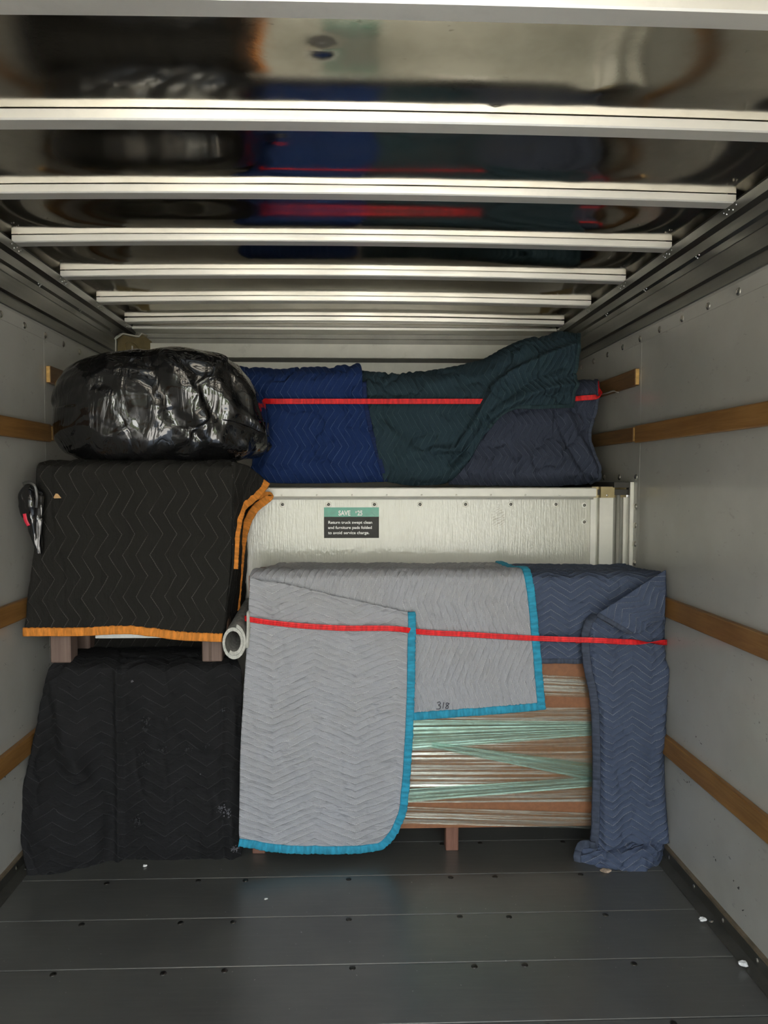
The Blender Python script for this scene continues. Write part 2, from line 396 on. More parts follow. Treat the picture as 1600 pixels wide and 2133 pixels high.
# ------------------------------------------------------------------ the setting
HW, YB, YBH, YREAR, SHEETZ = 1.15, 3.82, 2.86, -0.75, 2.187
def sz(x): return SHEETZ-.013*(x/1.11)**2              # crowned roof
gr = box('ground', (-14, -16, -.95), (14, 1.5, -.85), plain('pale concrete yard', (.42, .40, .36), .9, 0, .15, 2), None, 0); tag(gr, kind='structure')  # unseen ground behind the truck, added to bounce light and fill reflections
HEDGE = plain('added hedge leaves', (.075, .092, .048), .7, 0, .6, 5, 1.0)
for x0, x1 in ((-13, -.9), (3.2, 13)):                  # unseen hedges added with a gap between, to shape reflections in shiny panels
    bm = bmesh.new(); r_ = random.Random(int(x1))
    for k in range(9):
        q = bmesh.ops.create_icosphere(bm, subdivisions=3, radius=1)
        c_ = Vector((x0+(x1-x0)*(k+.5)/9, -11+r_.uniform(-1, .6), .7+r_.uniform(-.2, .8))); sc_ = (.95+r_.random()*.3, 1.1, 1.9+r_.random()*.9)
        for v in q['verts']: k2 = 1+.22*(r_.random()-.5); v.co = Vector((v.co.x*sc_[0]*k2, v.co.y*sc_[1]*k2, max(-.84, v.co.z*sc_[2]*k2+c_.z)-c_.z))+c_
    tag(bm_obj('added_hedge', bm, HEDGE, None, False), kind='structure')
for side, s in (('left', -1), ('right', 1)):
    w = box('wall_'+side, (s*HW, YREAR, -.02) if s > 0 else (-HW-.05, YREAR, -.02), (HW+.05, YB+.05, 2.2) if s > 0 else (-HW, YB+.05, 2.2), WALL, None, 0)
    tag(w, kind='structure')
    if s > 0: WR = w
    else: WL = w
rf = empty('trim_8'); tag(rf, kind='structure')
box('frame_header', (-HW, YREAR-.06, 2.08), (HW, YREAR, 2.22), GREYAL, rf, .003)
for s in (-1, 1): a_, b_ = sorted((s*(HW+.05), s*1.09)); box('frame_post', (a_, YREAR-.06, -.02), (b_, YREAR, 2.0), GREYAL, rf, .003)
# floor of crosswise planks
fl = box('floor', (-HW-.05, YREAR, -.06), (HW+.05, YB, -.028), DARKST, None, 0); tag(fl, kind='structure')
pw, seam0 = .2235, 1.938
pm = None
for k in range(-12, 5):
    y0 = seam0+k*pw
    if y0 > YBH-.05: continue
    if pm is None: pm = box('plank', (-1.115, .0012, -.028), (1.115, pw-.0012, 0), PLANK, fl, .0018); pm.location.y = y0
    else: copy_of(pm, (0, y0, 0), fl)
# floor screws just before each seam
sm = None
for k in range(-8, 4):
    for x in (-.81, -.51, -.345, .010, .357, .503, .812):
        loc = (x+random.uniform(-.006, .006), seam0+k*pw-.018+random.uniform(-.004, .004), .0)
        if sm is None: sm = dome('screw', .0095, .0032, SCREW, fl); sm.location = loc
        else: copy_of(sm, loc, fl)
# scuff strips along the foot of the walls
for side, s in (('left', -1), ('right', 1)):
    b = empty('baseboard_'+side); tag(b, kind='structure')
    X = lambda x: s*x
    prism('strip', [(X(HW), .045), (X(HW-.012), .045), (X(HW-.014), .012), (X(HW-.045), .004), (X(HW-.047), -.004), (X(HW), -.004)], 1, YREAR, YBH, KICK, b)
    prism('top_edge', [(X(HW), .052), (X(HW-.011), .052), (X(HW-.0125), .045), (X(HW), .045)], 1, YREAR, YBH, KICKTOP, b)
    for k in range(13):
        y = 1.16+.18*k
        r = dome('rivet', .0075, .003, RIVET, b, 8); r.rotation_euler = (0, -s*math.pi/2, 0); r.location = (s*(HW-.0125), y, .028)
        if k % 2: r2 = copy_of(r, (s*(HW-.032), y+.03, .0065), b); r2.rotation_euler = (0, -s*.25, 0)
# roof skin: crowned, oil-canned between the bows
BOWY = [.825-.3985*k for k in range(3, 0, -1)]+[.825+.3985*k for k in range(8)]
nx, ny = 180, 380
xs = np.linspace(-HW, HW, nx); ys = np.linspace(YREAR, YB, ny); XX, YY = np.meshgrid(xs, ys)
ph = ((YY-.825)/.3985) % 1.0
bay = np.sin(np.pi*ph)**2
AB = np.interp(YY, [1.0, 1.42, 1.82, 2.22, 2.62, 3.0, 3.4, 3.8], [.003, .0030, .0040, .0075, .0080, .005, .004, .003])
AB = AB*np.clip((1.12-np.abs(XX))/.25, 0, 1)*(1+.9*fbm(XX*1.3+2, YY*.8, 33, 2))
Z = sz(XX)-.002+AB*np.sin(2*np.pi*ph)+bay*(.0040*fbm(XX*1.5+5, YY*1.2, 21, 2)+.0009*fbm(XX*6, YY*6, 25, 2))
Z -= .0022*np.exp(-((1-ph)/.10)**2)*(YY < 3.6)*(1+.8*fbm(XX*5, YY*3, 27, 2))+.001*np.exp(-(ph/.10)**2)
for dxp, dyp, dr, dh in ((-.045, 1.40, .022, -.0035), (-.16, 1.77, .026, -.003), (.03, 2.11, .02, .002), (.52, 1.53, .04, -.0015), (.62, 1.93, .03, .0015), (.33, 1.60, .010, -.003), (.05, 2.93, .03, .002)):
    Z += dh*np.exp(-((XX-dxp)**2+(YY-dyp)**2)/dr**2)
ce = me_obj('ceiling', np.stack([XX, YY, Z], -1).reshape(-1, 3), gridfaces(ny, nx)[:, ::-1], SHEET); tag(ce, kind='structure')
top = box('roof_skin', (-HW-.05, YREAR, 2.215), (HW+.05, YB+.05, 2.225), GREYAL, ce, 0)
# roof bows: hat sections across the truck
prof = [(-.001, -.0055), (0, -.006), (0, -.0245), (.003, -.028), (.046, -.028), (.049, -.024), (.049, -.004)]
def bow_mesh():
    K = 33; X = np.linspace(-1.106, 1.106, K); V = [(x, p[0], sz(x)+p[1]) for p in prof for x in X]; m = len(prof); Fc = []
    for j in range(m-1):
        for i in range(K-1): Fc.append([j*K+i, j*K+i+1, (j+1)*K+i+1, (j+1)*K+i])
    return V, Fc
bw = None
for y in BOWY:
    if bw is None: bw = me_obj('roof_bow', *bow_mesh(), BOW, ce, smooth=False); bw.location.y = y
    else: copy_of(bw, (0, y, 0), ce)
# roof rails along both walls
rv = dome('rivet', .0032, .0016, RIVET, None, 6)
for i, s in enumerate((-1, 1)):
    t = empty('trim_%d' % (i+1)); tag(t, kind='structure')
    X = lambda x: s*x
    poly = [(X(HW), 1.948), (X(HW-.008), 1.948), (X(HW-.008), 1.985), (X(HW-.020), 1.99), (X(HW-.020), 2.045), (X(HW-.014), 2.052), (X(HW-.014), 2.075),
            (X(HW-.022), 2.083), (X(HW-.026), 2.112), (X(HW-.046), 2.120), (X(HW-.050), 2.1475), (X(HW-.046), 2.149), (X(HW), 2.20)]
    prism('rail', poly, 1, YREAR, YB, RAIL, t)
    bm = bmesh.new()
    for y in BOWY:
        if y < 1: continue
        for dy, dz in ((-.03, .014), (-.012, .006), (.008, .014), (.022, .006), (.036, .014), (-.17, -.045), (-.16, -.052), (-.15, -.045)):
            q = bmesh.ops.create_cone(bm, cap_ends=True, segments=6, radius1=.0032, radius2=.002, depth=.003)
            bmesh.ops.transform(bm, matrix=Matrix.Translation((s*(HW-.0485+(.024 if dz < 0 else 0)), y+.02+dy, 2.124+dz)) @ Matrix.Rotation(-s*math.pi/2, 4, 'Y'), verts=q['verts'])
    o = bm_obj('rail_rivets', bm, RIVET, t); o['kind'] = 'stuff'
bpy.data.objects.remove(rv)
# wall panel rivets, seams and slats
rv = None
for s, wobj in ((-1, WL), (1, WR)):
    spots = [(2.075+.1745*k, 1.912) for k in range(-9, 9)]+[(2.79+.174*k, 1.372) for k in range(4)]+[(2.792, z) for z in (1.255, 1.18, 1.105, 1.03)]
    for y, z in spots:
        loc = (s*HW, y, z); rot = (0, -s*math.pi/2, 0)
        if rv is None: rv = dome('rivet', .0125, .006, RIVET, wobj, 12); rv.location = loc; rv.rotation_euler = rot
        else: copy_of(rv, loc, wobj, rot=rot)
    X0, X1 = sorted((s*HW, s*(HW-.0007)))
    box('panel_lap', (X0, YREAR, 1.895), (X1, 2.95, 1.94), WALL, wobj, .0008)
    box('panel_seam', (X0, 2.757, .05), (X1, 2.775, 1.90), WALL, wobj, .0006)
    def slat(y0, y1, z0, z1, mat, th=.019):
        a, b = sorted((s*HW, s*(HW-th)))
        o = box('slat', (a, y0, z0), (b, y1, z1), mat, wobj, .004, 2)
        a2, b2 = sorted((s*(HW-.003), s*(HW-th+.003)))
        if y1 > 2.9 and z0 > 1: box('end_grain', (a2, y0-.0008, z0+.003), (b2, y0+.002, z1-.003), OAKEND, o, 0)
        for k in range(8):
            y = y0+.10+.39*k
            if y < y1-.05:
                h = dome('screw', .008, -.003, OAKDK, o, 8); h.rotation_euler = (0, -s*math.pi/2, 0); h.location = (s*(HW-th), y, (z0+z1)/2)
        return o
    slat(YREAR, 2.765, 1.506, 1.573, OAK, .021); slat(2.785, YB, 1.512, 1.570, OAKDK, .019)
    slat(2.772, YB, 1.732, 1.798, OAKDK, .019)
    slat(YREAR, YBH, .874, .942, OAK, .021); slat(YREAR, YBH, .381, .449, OAK, .021)
# bulkhead below the attic, attic floor, back wall and header
bk = box('wall_front', (-HW, YBH, -.02), (1.02, YBH+.03, 1.30), BULK, None, 0); tag(bk, kind='structure')
af = box('attic_floor', (-HW, YBH-.01, 1.30), (HW, YB, 1.322), DARKST, None, 0); tag(af, kind='structure')
ab = box('wall_attic', (-HW, YB-.01, 1.30), (HW, YB+.03, 2.20), plain('attic wall paint', (.92, .90, .82), .4, 0, .06, 9), None, 0); tag(ab, kind='structure')
hd = empty('trim_3'); tag(hd, kind='structure')
prism('header_lip', [(YB, 2.175), (YB-.10, 2.150), (YB-.10, 2.138), (YB-.02, 2.128), (YB, 2.128)], 0, -1.10, 1.10, BOW, hd)
prism('header_upper', [(YB, 2.128), (YB-.030, 2.128), (YB-.030, 2.106), (YB-.018, 2.104), (YB-.018, 2.076), (YB, 2.076)], 0, -1.13, 1.13, GREYAL, hd)
prism('header_face', [(YB, 2.076), (YB-.04, 2.076), (YB-.042, 2.004), (YB, 2.004)], 0, -1.13, 1.13, plain('bright header paint', (.93, .91, .83), .3, 0, .04, 9), hd)
prism('header_groove', [(YB, 2.004), (YB-.014, 2.004), (YB-.014, 1.985), (YB, 1.985)], 0, -1.13, 1.13, DARKST, hd)
for zz in (1.93, 1.86): prism('batten', [(YB, zz), (YB-.012, zz), (YB-.012, zz-.05), (YB, zz-.05)], 0, -1.13, 1.13, WHITEAL, hd)
# corner castings in the attic
for s in (-1, 1):
    t = empty('trim_%d' % (4 if s < 0 else 5)); tag(t, kind='structure')
    A = np.array([s*1.142, 3.55]); B = np.array([s*1.02, 3.79]); d = B-A; L = np.linalg.norm(d); d /= L; nrm = np.array([-d[1], d[0]])*(1 if s > 0 else -1)
    if nrm[1] > 0: nrm = -nrm
    outl = [(0, 1.96), (0, 2.05), (.05, 2.085), (.16, 2.09), (.18, 2.11), (.22, 2.105), (L, 2.085), (L, 2.03), (L, 1.96)]
    bm = bmesh.new()
    fr = [bm.verts.new((A[0]+d[0]*u, A[1]+d[1]*u, z)) for u, z in outl]; rr = [bm.verts.new((v.co.x-nrm[0]*.012, v.co.y-nrm[1]*.012, v.co.z)) for v in fr]
    bm.faces.new(fr); bm.faces.new(rr[::-1])
    for i in range(len(fr)): j = (i+1) % len(fr); bm.faces.new([fr[j], fr[i], rr[i], rr[j]])
    bmesh.ops.recalc_face_normals(bm, faces=bm.faces[:]); bm_obj('gusset', bm, GOLD, t)
    path = np.array([(A[0]+d[0]*u+nrm[0]*.006, A[1]+d[1]*u+nrm[1]*.006, z) for u, z in outl[:6]])
    ribbon('gusset_flange', path, (nrm[0], nrm[1], 0), .008, .022, WHITEAL, t)
    ca = np.array([A[0]+d[0]*.125, A[1]+d[1]*.125, 2.025]); n3 = np.array([nrm[0], nrm[1], 0]); d3 = np.array([d[0], d[1], 0])
    an = np.linspace(0, 2*math.pi, 29); ring = np.array([ca+n3*.002+.048*(d3*math.cos(a)+np.array([0, 0, .62])*math.sin(a)) for a in an])
    ribbon('recess_ring', ring, n3, .008, .010, GOLD, t)
    arm = np.array([ca+n3*.004+d3*.048, ca+n3*.004+d3*.085+np.array([0, 0, .008]), ca+n3*.002+d3*.12+np.array([0, 0, .014])]); ribbon('gusset_rib', arm, n3, .012, .016, GOLD, t, n=10)
    ribbon('recess_slot', np.array([ca+n3*.002+np.array([0, 0, .014]), ca+n3*.002-np.array([0, 0, .014])]), n3, .006, .006, WHITEAL, t)
# beam under the attic edge and the right corner post
bb = empty('trim_6'); tag(bb, kind='structure')
prism('beam', [(YBH-.03, 1.290), (YBH-.045, 1.296), (YBH-.045, 1.326), (YBH-.038, 1.330), (YBH+.02, 1.330), (YBH+.02, 1.290)], 0, -1.14, 1.000, WHITEAL, bb)
prism('beam_foot', [(YBH-.012, 1.282), (YBH-.012, 1.290), (YBH+.01, 1.290), (YBH+.01, 1.282)], 0, -1.14, 1.000, GREYAL, bb)
for k in range(19):
    r = dome('rivet', .0035, .002, RIVET, bb, 8); r.rotation_euler = (math.pi/2, 0, 0); r.location = (-.26+.1385*k-.55, YBH-.0455, 1.301)
    if r.location.x > .99: bpy.data.objects.remove(r)
for k in range(12):
    x = -.995+.1845*k+.0
    if x < .9:
        r = dome('bolt_washer', .0125, .0025, WHITEAL, bk, 14); r.rotation_euler = (math.pi/2, 0, 0); r.location = (x+.0, YBH, 1.262)
        r2 = dome('bolt', .0065, .005, DARKRIV, bk, 10); r2.rotation_euler = (math.pi/2, 0, 0); r2.location = (x, YBH-.001, 1.262)
for z in (1.258, 1.190):
    r = dome('bolt_washer', .0125, .0025, WHITEAL, bk, 14); r.rotation_euler = (math.pi/2, 0, 0); r.location = (.967, YBH, z)
    r2 = dome('bolt', .0065, .005, DARKRIV, bk, 10); r2.rotation_euler = (math.pi/2, 0, 0); r2.location = (.967, YBH-.001, z)
cp = empty('trim_7'); tag(cp, kind='structure')
pst = [(.990, 2.852), (1.012, 2.85), (1.0125, 2.875), (1.026, 2.875), (1.0265, 2.85), (1.082, 2.85), (1.083, 2.885)]
prism('post_face', pst+[(1.083, 2.9), (.990, 2.9)], 2, 0, 1.290, WHITEAL, cp)
prism('post_web', [(1.083, 2.889), (1.118, 2.889), (1.150, 2.87), (1.150, 2.9), (1.083, 2.9)], 2, 0, 1.290, GREYAL, cp)
prism('post_flange', [(1.136, 2.812), (1.150, 2.812), (1.150, 2.83), (1.139, 2.83)], 2, 0, 1.352, WHITEAL, cp)
prism('post_return', [(1.128, 2.86), (1.150, 2.86), (1.150, 2.87), (1.128, 2.87)], 2, 0, 1.290, WHITEAL, cp)
bm = bmesh.new(); bmesh.ops.create_cone(bm, cap_ends=True, segments=16, radius1=.0085, radius2=.0085, depth=1.30); bmesh.ops.translate(bm, verts=bm.verts[:], vec=(1.112, 2.876, .652))
bm_obj('post_rod', bm, GREYAL, cp, True)
prism('corner_bracket', [(x, y-.012) for x, y in pst]+[(1.12, 2.878), (1.14, 2.862), (1.14, 2.9), (.990, 2.9)], 2, 1.289, 1.333, GOLD, cp)
for x in (1.000, 1.051): r = dome('rivet', .005, .003, RIVET, cp, 8); r.rotation_euler = (math.pi/2, 0, 0); r.location = (x, 2.838, 1.299)
box('side_sill', (1.075, 2.825, 1.330), (HW, YB, 1.352), DARKST, cp, .001)

# ------------------------------------------------------------------ service sticker on the bulkhead
st = empty('sticker', (0, 0, 0)); tag(st, 'green and black printed sticker reading SAVE $25 on the cream bulkhead', 'sticker')
a = P(675, 1057, YBH-.001); b = P(789.5, 1120.5, YBH-.001); gsp = P(700, 1076.5, YBH)[2]
STG = plain('sticker green', (.035, .30, .20), .3, 0, .1, 30); STK = plain('sticker black', (.022, .020, .016), .45, 0, .2, 30, spec=.25); STW = plain('sticker white', (.85, .85, .82), .4, 0, .02)
box('header_print', (a[0], YBH-.0016, gsp), (b[0], YBH-.0002, a[2]), STG, st, 0); box('message_print', (a[0], YBH-.0016, b[2]), (b[0], YBH-.0002, gsp), STK, st, 0)
def text(s, px, py, h, parent, name, sx=.8, off=.012, shear=0):
    c = bpy.data.curves.new(name, 'FONT'); c.body = s; c.size = 1; c.offset = off; c.extrude = .002; c.align_x = 'LEFT'
    o = bpy.data.objects.new(name, c); COL.objects.link(o); p = P(px, py, YBH-.002); k = h/.72
    o.location = (p[0], YBH-.0019, p[2]); o.rotation_euler = (math.pi/2, 0, 0); o.scale = (k*sx, k, .1); c.materials.append(STW); o.parent = parent
    dg = bpy.context.evaluated_depsgraph_get(); me = bpy.data.meshes.new_from_object(o.evaluated_get(dg)); mw = o.matrix_basis.copy()
    bpy.data.objects.remove(o); me.transform(mw); me.name = name
    return link(name, me, parent)
text('SAVE', 705, 1073.5, .0195, st, 'headline', .80, .03); text('$', 740.2, 1069.3, .0095, st, 'headline', .8, .03); text('25', 744.5, 1073.5, .0195, st, 'headline', .78, .03)
for i, l in enumerate(('Return truck swept clean', 'and furniture pads folded', 'to avoid service charge.')): text(l, 683.5, 1091+10.8*i, .0118, st, 'message_line', 1.06, .016)

# ------------------------------------------------------------------ cargo: brown dresser, wrapped in film
dr = empty('dresser', (.37, 2.53, 0)); tag(dr, 'brown hardboard-backed dresser on short legs, wrapped in stretch film under pads', 'dresser')
def at_d(o): o.parent = dr; o.matrix_parent_inverse = Matrix.Translation((-.37, -2.53, 0)); return o
at_d(box('body', (-.345, 2.545, .085), (1.075, 2.83, 1.015), BODYW, None, .003)); at_d(box('back_panel', (-.35, 2.535, .088), (1.08, 2.546, 1.018), BOARD, None, .001))
for x in (-.345, .362, 1.02):
    for y in (2.55, 2.77): at_d(box('leg', (x, y-.012, 0), (x+.047, y+.035, .09), LEGW, None, .003))
bmn = None
for px in (865, 1010, 1133, 1231):
    p = P(px, 1735, 2.535); o = dome('screw', .004, .0015, DARKRIV, None, 8); o.rotation_euler = (math.pi/2, 0, 0); o.location = (p[0], 2.5352, p[2]); o.matrix_parent_inverse = Matrix.Translation((-.37, -2.53, 0)); o.parent = dr
def wrap(pxl, yl0, yl1, pxr, yr0, yr1, Y, seed):
    r = np.random.default_rng(seed); nrow = max(6, int(max(yl1-yl0, yr1-yr0)/1.6)); nc = 24; V = []; uv = []
    off = np.cumsum(r.normal(0, .0007, nrow)); off -= np.linspace(off[0], off[-1], nrow)
    for i in range(nrow):
        f = i/(nrow-1)
        for j in range(nc):
            g = j/(nc-1); yy = (yl0+(yl1-yl0)*f)*(1-g)+(yr0+(yr1-yr0)*f)*g
            p = P(pxl+(pxr-pxl)*g, yy, Y); p[1] += off[i]*(.6+.4*math.sin(3*g+i)); V.append(p); uv.append((p[0]+2, f*nrow*.0026+seed))
    return at_d(me_obj('wrap_band', V, gridfaces(nrow, nc), FILM2 if seed in (3, 4, 5) else FILM, None, uv))
wrap(790, 1385, 1440, 1300, 1415, 1455, 2.527, 1); wrap(790, 1475, 1672, 1300, 1474, 1670, 2.527, 2)
wrap(790, 1498, 1568, 1300, 1505, 1527, 2.522, 3); wrap(900, 1546, 1558, 1300, 1600, 1640, 2.520, 4); wrap(790, 1648, 1676, 1300, 1614, 1634, 2.518, 5)
wrap(790, 1678, 1714, 1300, 1695, 1728, 2.525, 6)

# light grey pad over the left of the dresser
gp = empty('moving_blanket', (0.1, 2.5, 1.03)); tag(gp, 'light grey quilted moving pad with turquoise binding over the dresser', 'moving pad')
def kid(o, par): o.parent = par; o.matrix_parent_inverse = Matrix.Translation(-par.location); return o
TOPZ = 1.030
def sub(o, mesh): o.parent = mesh; return o
def zrow(pxs, Y, z=TOPZ):      # points on the flat top at depth Y
    y = 1000+(CAMZ-z)*F/Y
    return [(px, y, Y) for px in pxs]
g_main = Cloth([zrow((583, 700, 800, 900, 960, 1033), 2.835), zrow((550, 680, 800, 900, 985, 1062), 2.66), zrow((522, 660, 790, 900, 1000, 1091), 2.512),
                [(520, 1203, 2.497), (660, 1203, 2.497), (790, 1203, 2.497), (900, 1203, 2.497), (1000, 1203, 2.497), (1093, 1203, 2.497)],
                [(520, 1215, 2.493), (660, 1215, 2.493), (790, 1215, 2.493), (900, 1215, 2.493), (1002, 1214, 2.493), (1095, 1213, 2.493)],
                [(520, 1340, 2.492), (660, 1340, 2.492), (790, 1340, 2.492), (900, 1335, 2.494), (1010, 1330, 2.492), (1108, 1328, 2.490)],
                [(520, 1500, 2.50), (660, 1500, 2.50), (790, 1502, 2.50), (900, 1496, 2.497), (1020, 1487, 2.499), (1121, 1478, 2.493)]],
               QG, False, .005, .0022, .0026, 7, (1, .6), 3)
cur = kid(g_main.build('pad', GREYQ), gp)
A, N = g_main.edge('right'); sub(ribbon('binding', A, N, .026, .012, TEALB, None, 1, ruffle=.12, seed=1), cur)
A, N = g_main.edge('bottom'); k0 = int(len(A)*.50); sub(ribbon('binding', A[k0:], N[k0:], .026, .012, TEALB, None, 1, ruffle=.12, seed=2), cur)
g_flap = Cloth([[(521, 1204, 2.478), (600, 1217, 2.478), (690, 1239, 2.477), (770, 1257, 2.476), (850, 1275, 2.474)],
                [(519, 1240, 2.472), (600, 1256, 2.474), (690, 1272, 2.473), (770, 1282, 2.473), (851, 1290, 2.472)],
                [(515, 1330, 2.470), (600, 1340, 2.474), (690, 1345, 2.476), (770, 1345, 2.474), (850, 1345, 2.470)],
                [(507, 1450, 2.466), (595, 1460, 2.470), (690, 1460, 2.478), (770, 1458, 2.474), (848, 1455, 2.468)],
                [(501, 1560, 2.462), (592, 1570, 2.466), (690, 1570, 2.474), (765, 1568, 2.470), (843, 1560, 2.466)],
                [(499, 1660, 2.460), (590, 1668, 2.464), (685, 1668, 2.470), (760, 1662, 2.468), (836, 1650, 2.466)],
                [(498, 1715, 2.460), (588, 1730, 2.462), (680, 1730, 2.468), (752, 1722, 2.468), (826, 1705, 2.468)],
                [(498, 1735, 2.460), (586, 1750, 2.462), (676, 1753, 2.466), (742, 1748, 2.468), (808, 1738, 2.470)],
                [(499, 1747, 2.460), (585, 1760, 2.462), (672, 1763, 2.466), (736, 1763, 2.468), (790, 1758, 2.472)]],
               QG, True, .005, .0024, .0030, 7, (1, .6), 5,
               ridges=[([(545, 1215), (580, 1290), (610, 1400), (605, 1560)], .008, .020, 2.47), ([(560, 1300), (572, 1420), (565, 1700)], .006, .016, 2.47), ([(522, 1205), (690, 1240), (848, 1277)], .006, .012, 2.47)], uvmode='xz')
# chevrons run level on the hanging flap
cur = kid(g_flap.build('folded_flap', GREYQ), gp)
A, N = g_flap.edge('right'); A2, N2 = g_flap.edge('bottom')
pth = np.concatenate([A[:-3], A2[::-1][3:]]); nn = np.concatenate([N[:-3], N2[::-1][3:]])
sub(ribbon('binding', spline(pth, 260), spline(nn, 260), .026, .014, TEALB, None, 1, ruffle=.14, seed=3), cur)
def pen(name, strokes, x0, y0, s, Y, mat, par):
    for stv in strokes:
        A = np.array([P(x0+a*s, y0+b*s, Y) for a, b in stv]); kid(ribbon(name, A, (0, -1, 0), .0022, .0012, mat, None, n=24), par)
pen('handwritten_number', [[(0, 2), (4, 0), (6, 3), (2, 6), (6, 8), (5, 12), (-2, 13)], [(12, 1), (10, 12)], [(21, 3), (17, 2), (16, 5), (20, 8), (19, 12), (15, 11), (18, 7), (22, 3)]], 911, 1462, 1.15, 2.4925, INK, gp)

# slate blue pad over the right of the dresser
sp = empty('moving_blanket', (.85, 2.5, 1.03)); tag(sp, 'slate blue quilted moving pad hanging to the floor at the right corner', 'moving pad')
s_main = Cloth([zrow((1000, 1080, 1160, 1230, 1292, 1300), 2.835, 1.024), zrow((1010, 1090, 1180, 1260, 1330, 1350), 2.66, 1.024), zrow((1020, 1100, 1190, 1280, 1360, 1384), 2.525, 1.024),
                [(1020, 1204, 2.508), (1100, 1204, 2.508), (1190, 1204, 2.508), (1280, 1204, 2.508), (1360, 1203, 2.508), (1386, 1202, 2.508)],
                [(1020, 1218, 2.503), (1100, 1218, 2.503), (1190, 1218, 2.503), (1280, 1218, 2.503), (1360, 1216, 2.503), (1388, 1214, 2.503)],
                [(1020, 1300, 2.506), (1100, 1300, 2.506), (1190, 1300, 2.506), (1280, 1300, 2.506), (1360, 1300, 2.508), (1386, 1300, 2.51)],
                [(1020, 1381, 2.514), (1100, 1381, 2.514), (1190, 1381, 2.514), (1280, 1382, 2.516), (1340, 1382, 2.52), (1380, 1382, 2.53)]], QS, True, .005, .002, .003, 8, (1, 1), 8)
cur = kid(s_main.build('pad', SLATEQ), sp); A, N = s_main.edge('bottom'); sub(ribbon('hem', A, N, .016, .012, SLATEB, None, 1, ruffle=.1, seed=4), cur)
A, N = g_flap.edge('left')
def drow(y, xl, xr, Yl, Ym, Yr, dy=0):
    return [(xl, y, Yl), (xl+(xr-xl)*.2, y+dy*.2, Ym-.003), (xl+(xr-xl)*.45, y+dy*.45, Ym), (xl+(xr-xl)*.75, y+dy*.75, Ym+.004), (xr-3, y+dy, Ym+.02), (xr, y+dy, Yr)]
s_dr = Cloth([drow(1284, 1246, 1386, 2.482, 2.470, 2.53, -90), drow(1312, 1230, 1386, 2.474, 2.464, 2.53, -60), drow(1345, 1227, 1382, 2.470, 2.462, 2.53, -10), drow(1385, 1231, 1388, 2.468, 2.456, 2.53, -10),
              drow(1440, 1243, 1389, 2.470, 2.452, 2.53, -5), drow(1520, 1249, 1385, 2.468, 2.448, 2.53), drow(1600, 1251, 1384, 2.465, 2.448, 2.53), drow(1690, 1249, 1386, 2.458, 2.442, 2.53),
              drow(1745, 1247, 1390, 2.452, 2.434, 2.53, -4), drow(1775, 1243, 1391, 2.448, 2.430, 2.52, -20)], QS, True, .005, .002, .004, 8, (1, .8), 12,
             ridges=[([(1240, 1300), (1240, 1380), (1258, 1480), (1260, 1600), (1257, 1760)], .010, .010, 2.46), ([(1290, 1340), (1280, 1500), (1300, 1760)], -.006, .02, 2.46), ([(1388, 1400), (1370, 1600), (1380, 1750)], .012, .02, 2.46), ([(1330, 1540), (1340, 1640)], .005, .03, 2.46)], uvmode='xz')
cur = kid(s_dr.build('corner_drape', SLATEQ), sp)
A, N = s_dr.edge('left'); sub(ribbon('hem', A, N, .026, .013, SLATEB, None, -1, ruffle=.1, seed=6), cur)
A2 = A+np.array([.004, .016, 0]); sub(ribbon('hem', A2[12:-4]-np.array([.006, 0, 0]), N[12:-4], .02, .010, SLATEB, None, -1, ruffle=.1, seed=7), cur)
s_tri = Cloth([[(1247, 1277, 2.426), (1280, 1256, 2.424), (1320, 1230, 2.426), (1355, 1207, 2.432), (1387, 1188, 2.448)],
               [(1262, 1286, 2.417), (1292, 1276, 2.414), (1326, 1258, 2.418), (1358, 1236, 2.424), (1387, 1215, 2.443)],
               [(1290, 1301, 2.405), (1310, 1297, 2.402), (1336, 1288, 2.405), (1360, 1268, 2.411), (1386, 1250, 2.430)],
               [(1318, 1317, 2.406), (1326, 1320, 2.403), (1340, 1315, 2.404), (1358, 1300, 2.410), (1385, 1290, 2.429)]], QS, True, .005, .002, .002, 8, (1, 1), 15, uvmode='aa')
cur = kid(s_tri.build('folded_corner', SLATEQ), sp); A, N = s_tri.edge('left'); sub(ribbon('hem', A, N, .014, .010, SLATEB, None, -1, ruffle=.1, seed=8), cur)
s_bun = Cloth([[(1243, 1762, 2.455), (1290, 1762, 2.440), (1330, 1752, 2.432), (1365, 1742, 2.440), (1390, 1738, 2.50)],
               [(1214, 1768, 2.470), (1270, 1776, 2.425), (1325, 1768, 2.412), (1368, 1760, 2.425), (1389, 1752, 2.49)],
               [(1210, 1780, 2.460), (1262, 1788, 2.412), (1322, 1785, 2.398), (1366, 1778, 2.412), (1388, 1768, 2.48)],
               [(1210, 1794, 2.450), (1262, 1800, 2.405), (1322, 1806, 2.388), (1364, 1796, 2.404), (1384, 1782, 2.47)],
               [(1211, 1806, 2.446), (1262, 1812, 2.402), (1322, 1820, 2.384), (1360, 1813, 2.402), (1378, 1800, 2.45)],
               [(1211, 1811, 2.476), (1262, 1816, 2.440), (1322, 1822, 2.420), (1358, 1815, 2.435), (1374, 1803, 2.48)]], QS, True, .005, .002, .006, 12, (1, 1.4), 18,
              ridges=[([(1390, 1740), (1330, 1758), (1270, 1766)], -.010, .008, 2.42), ([(1290, 1800), (1310, 1778), (1335, 1790), (1340, 1815)], .008, .012, 2.40), ([(1385, 1775), (1345, 1770), (1310, 1760)], .008, .010, 2.41),
                      ([(1215, 1790), (1270, 1792), (1300, 1805)], -.007, .006, 2.41)], uvmode='aa')
cur = kid(s_bun.build('bunched_foot', SLATEQ), sp)
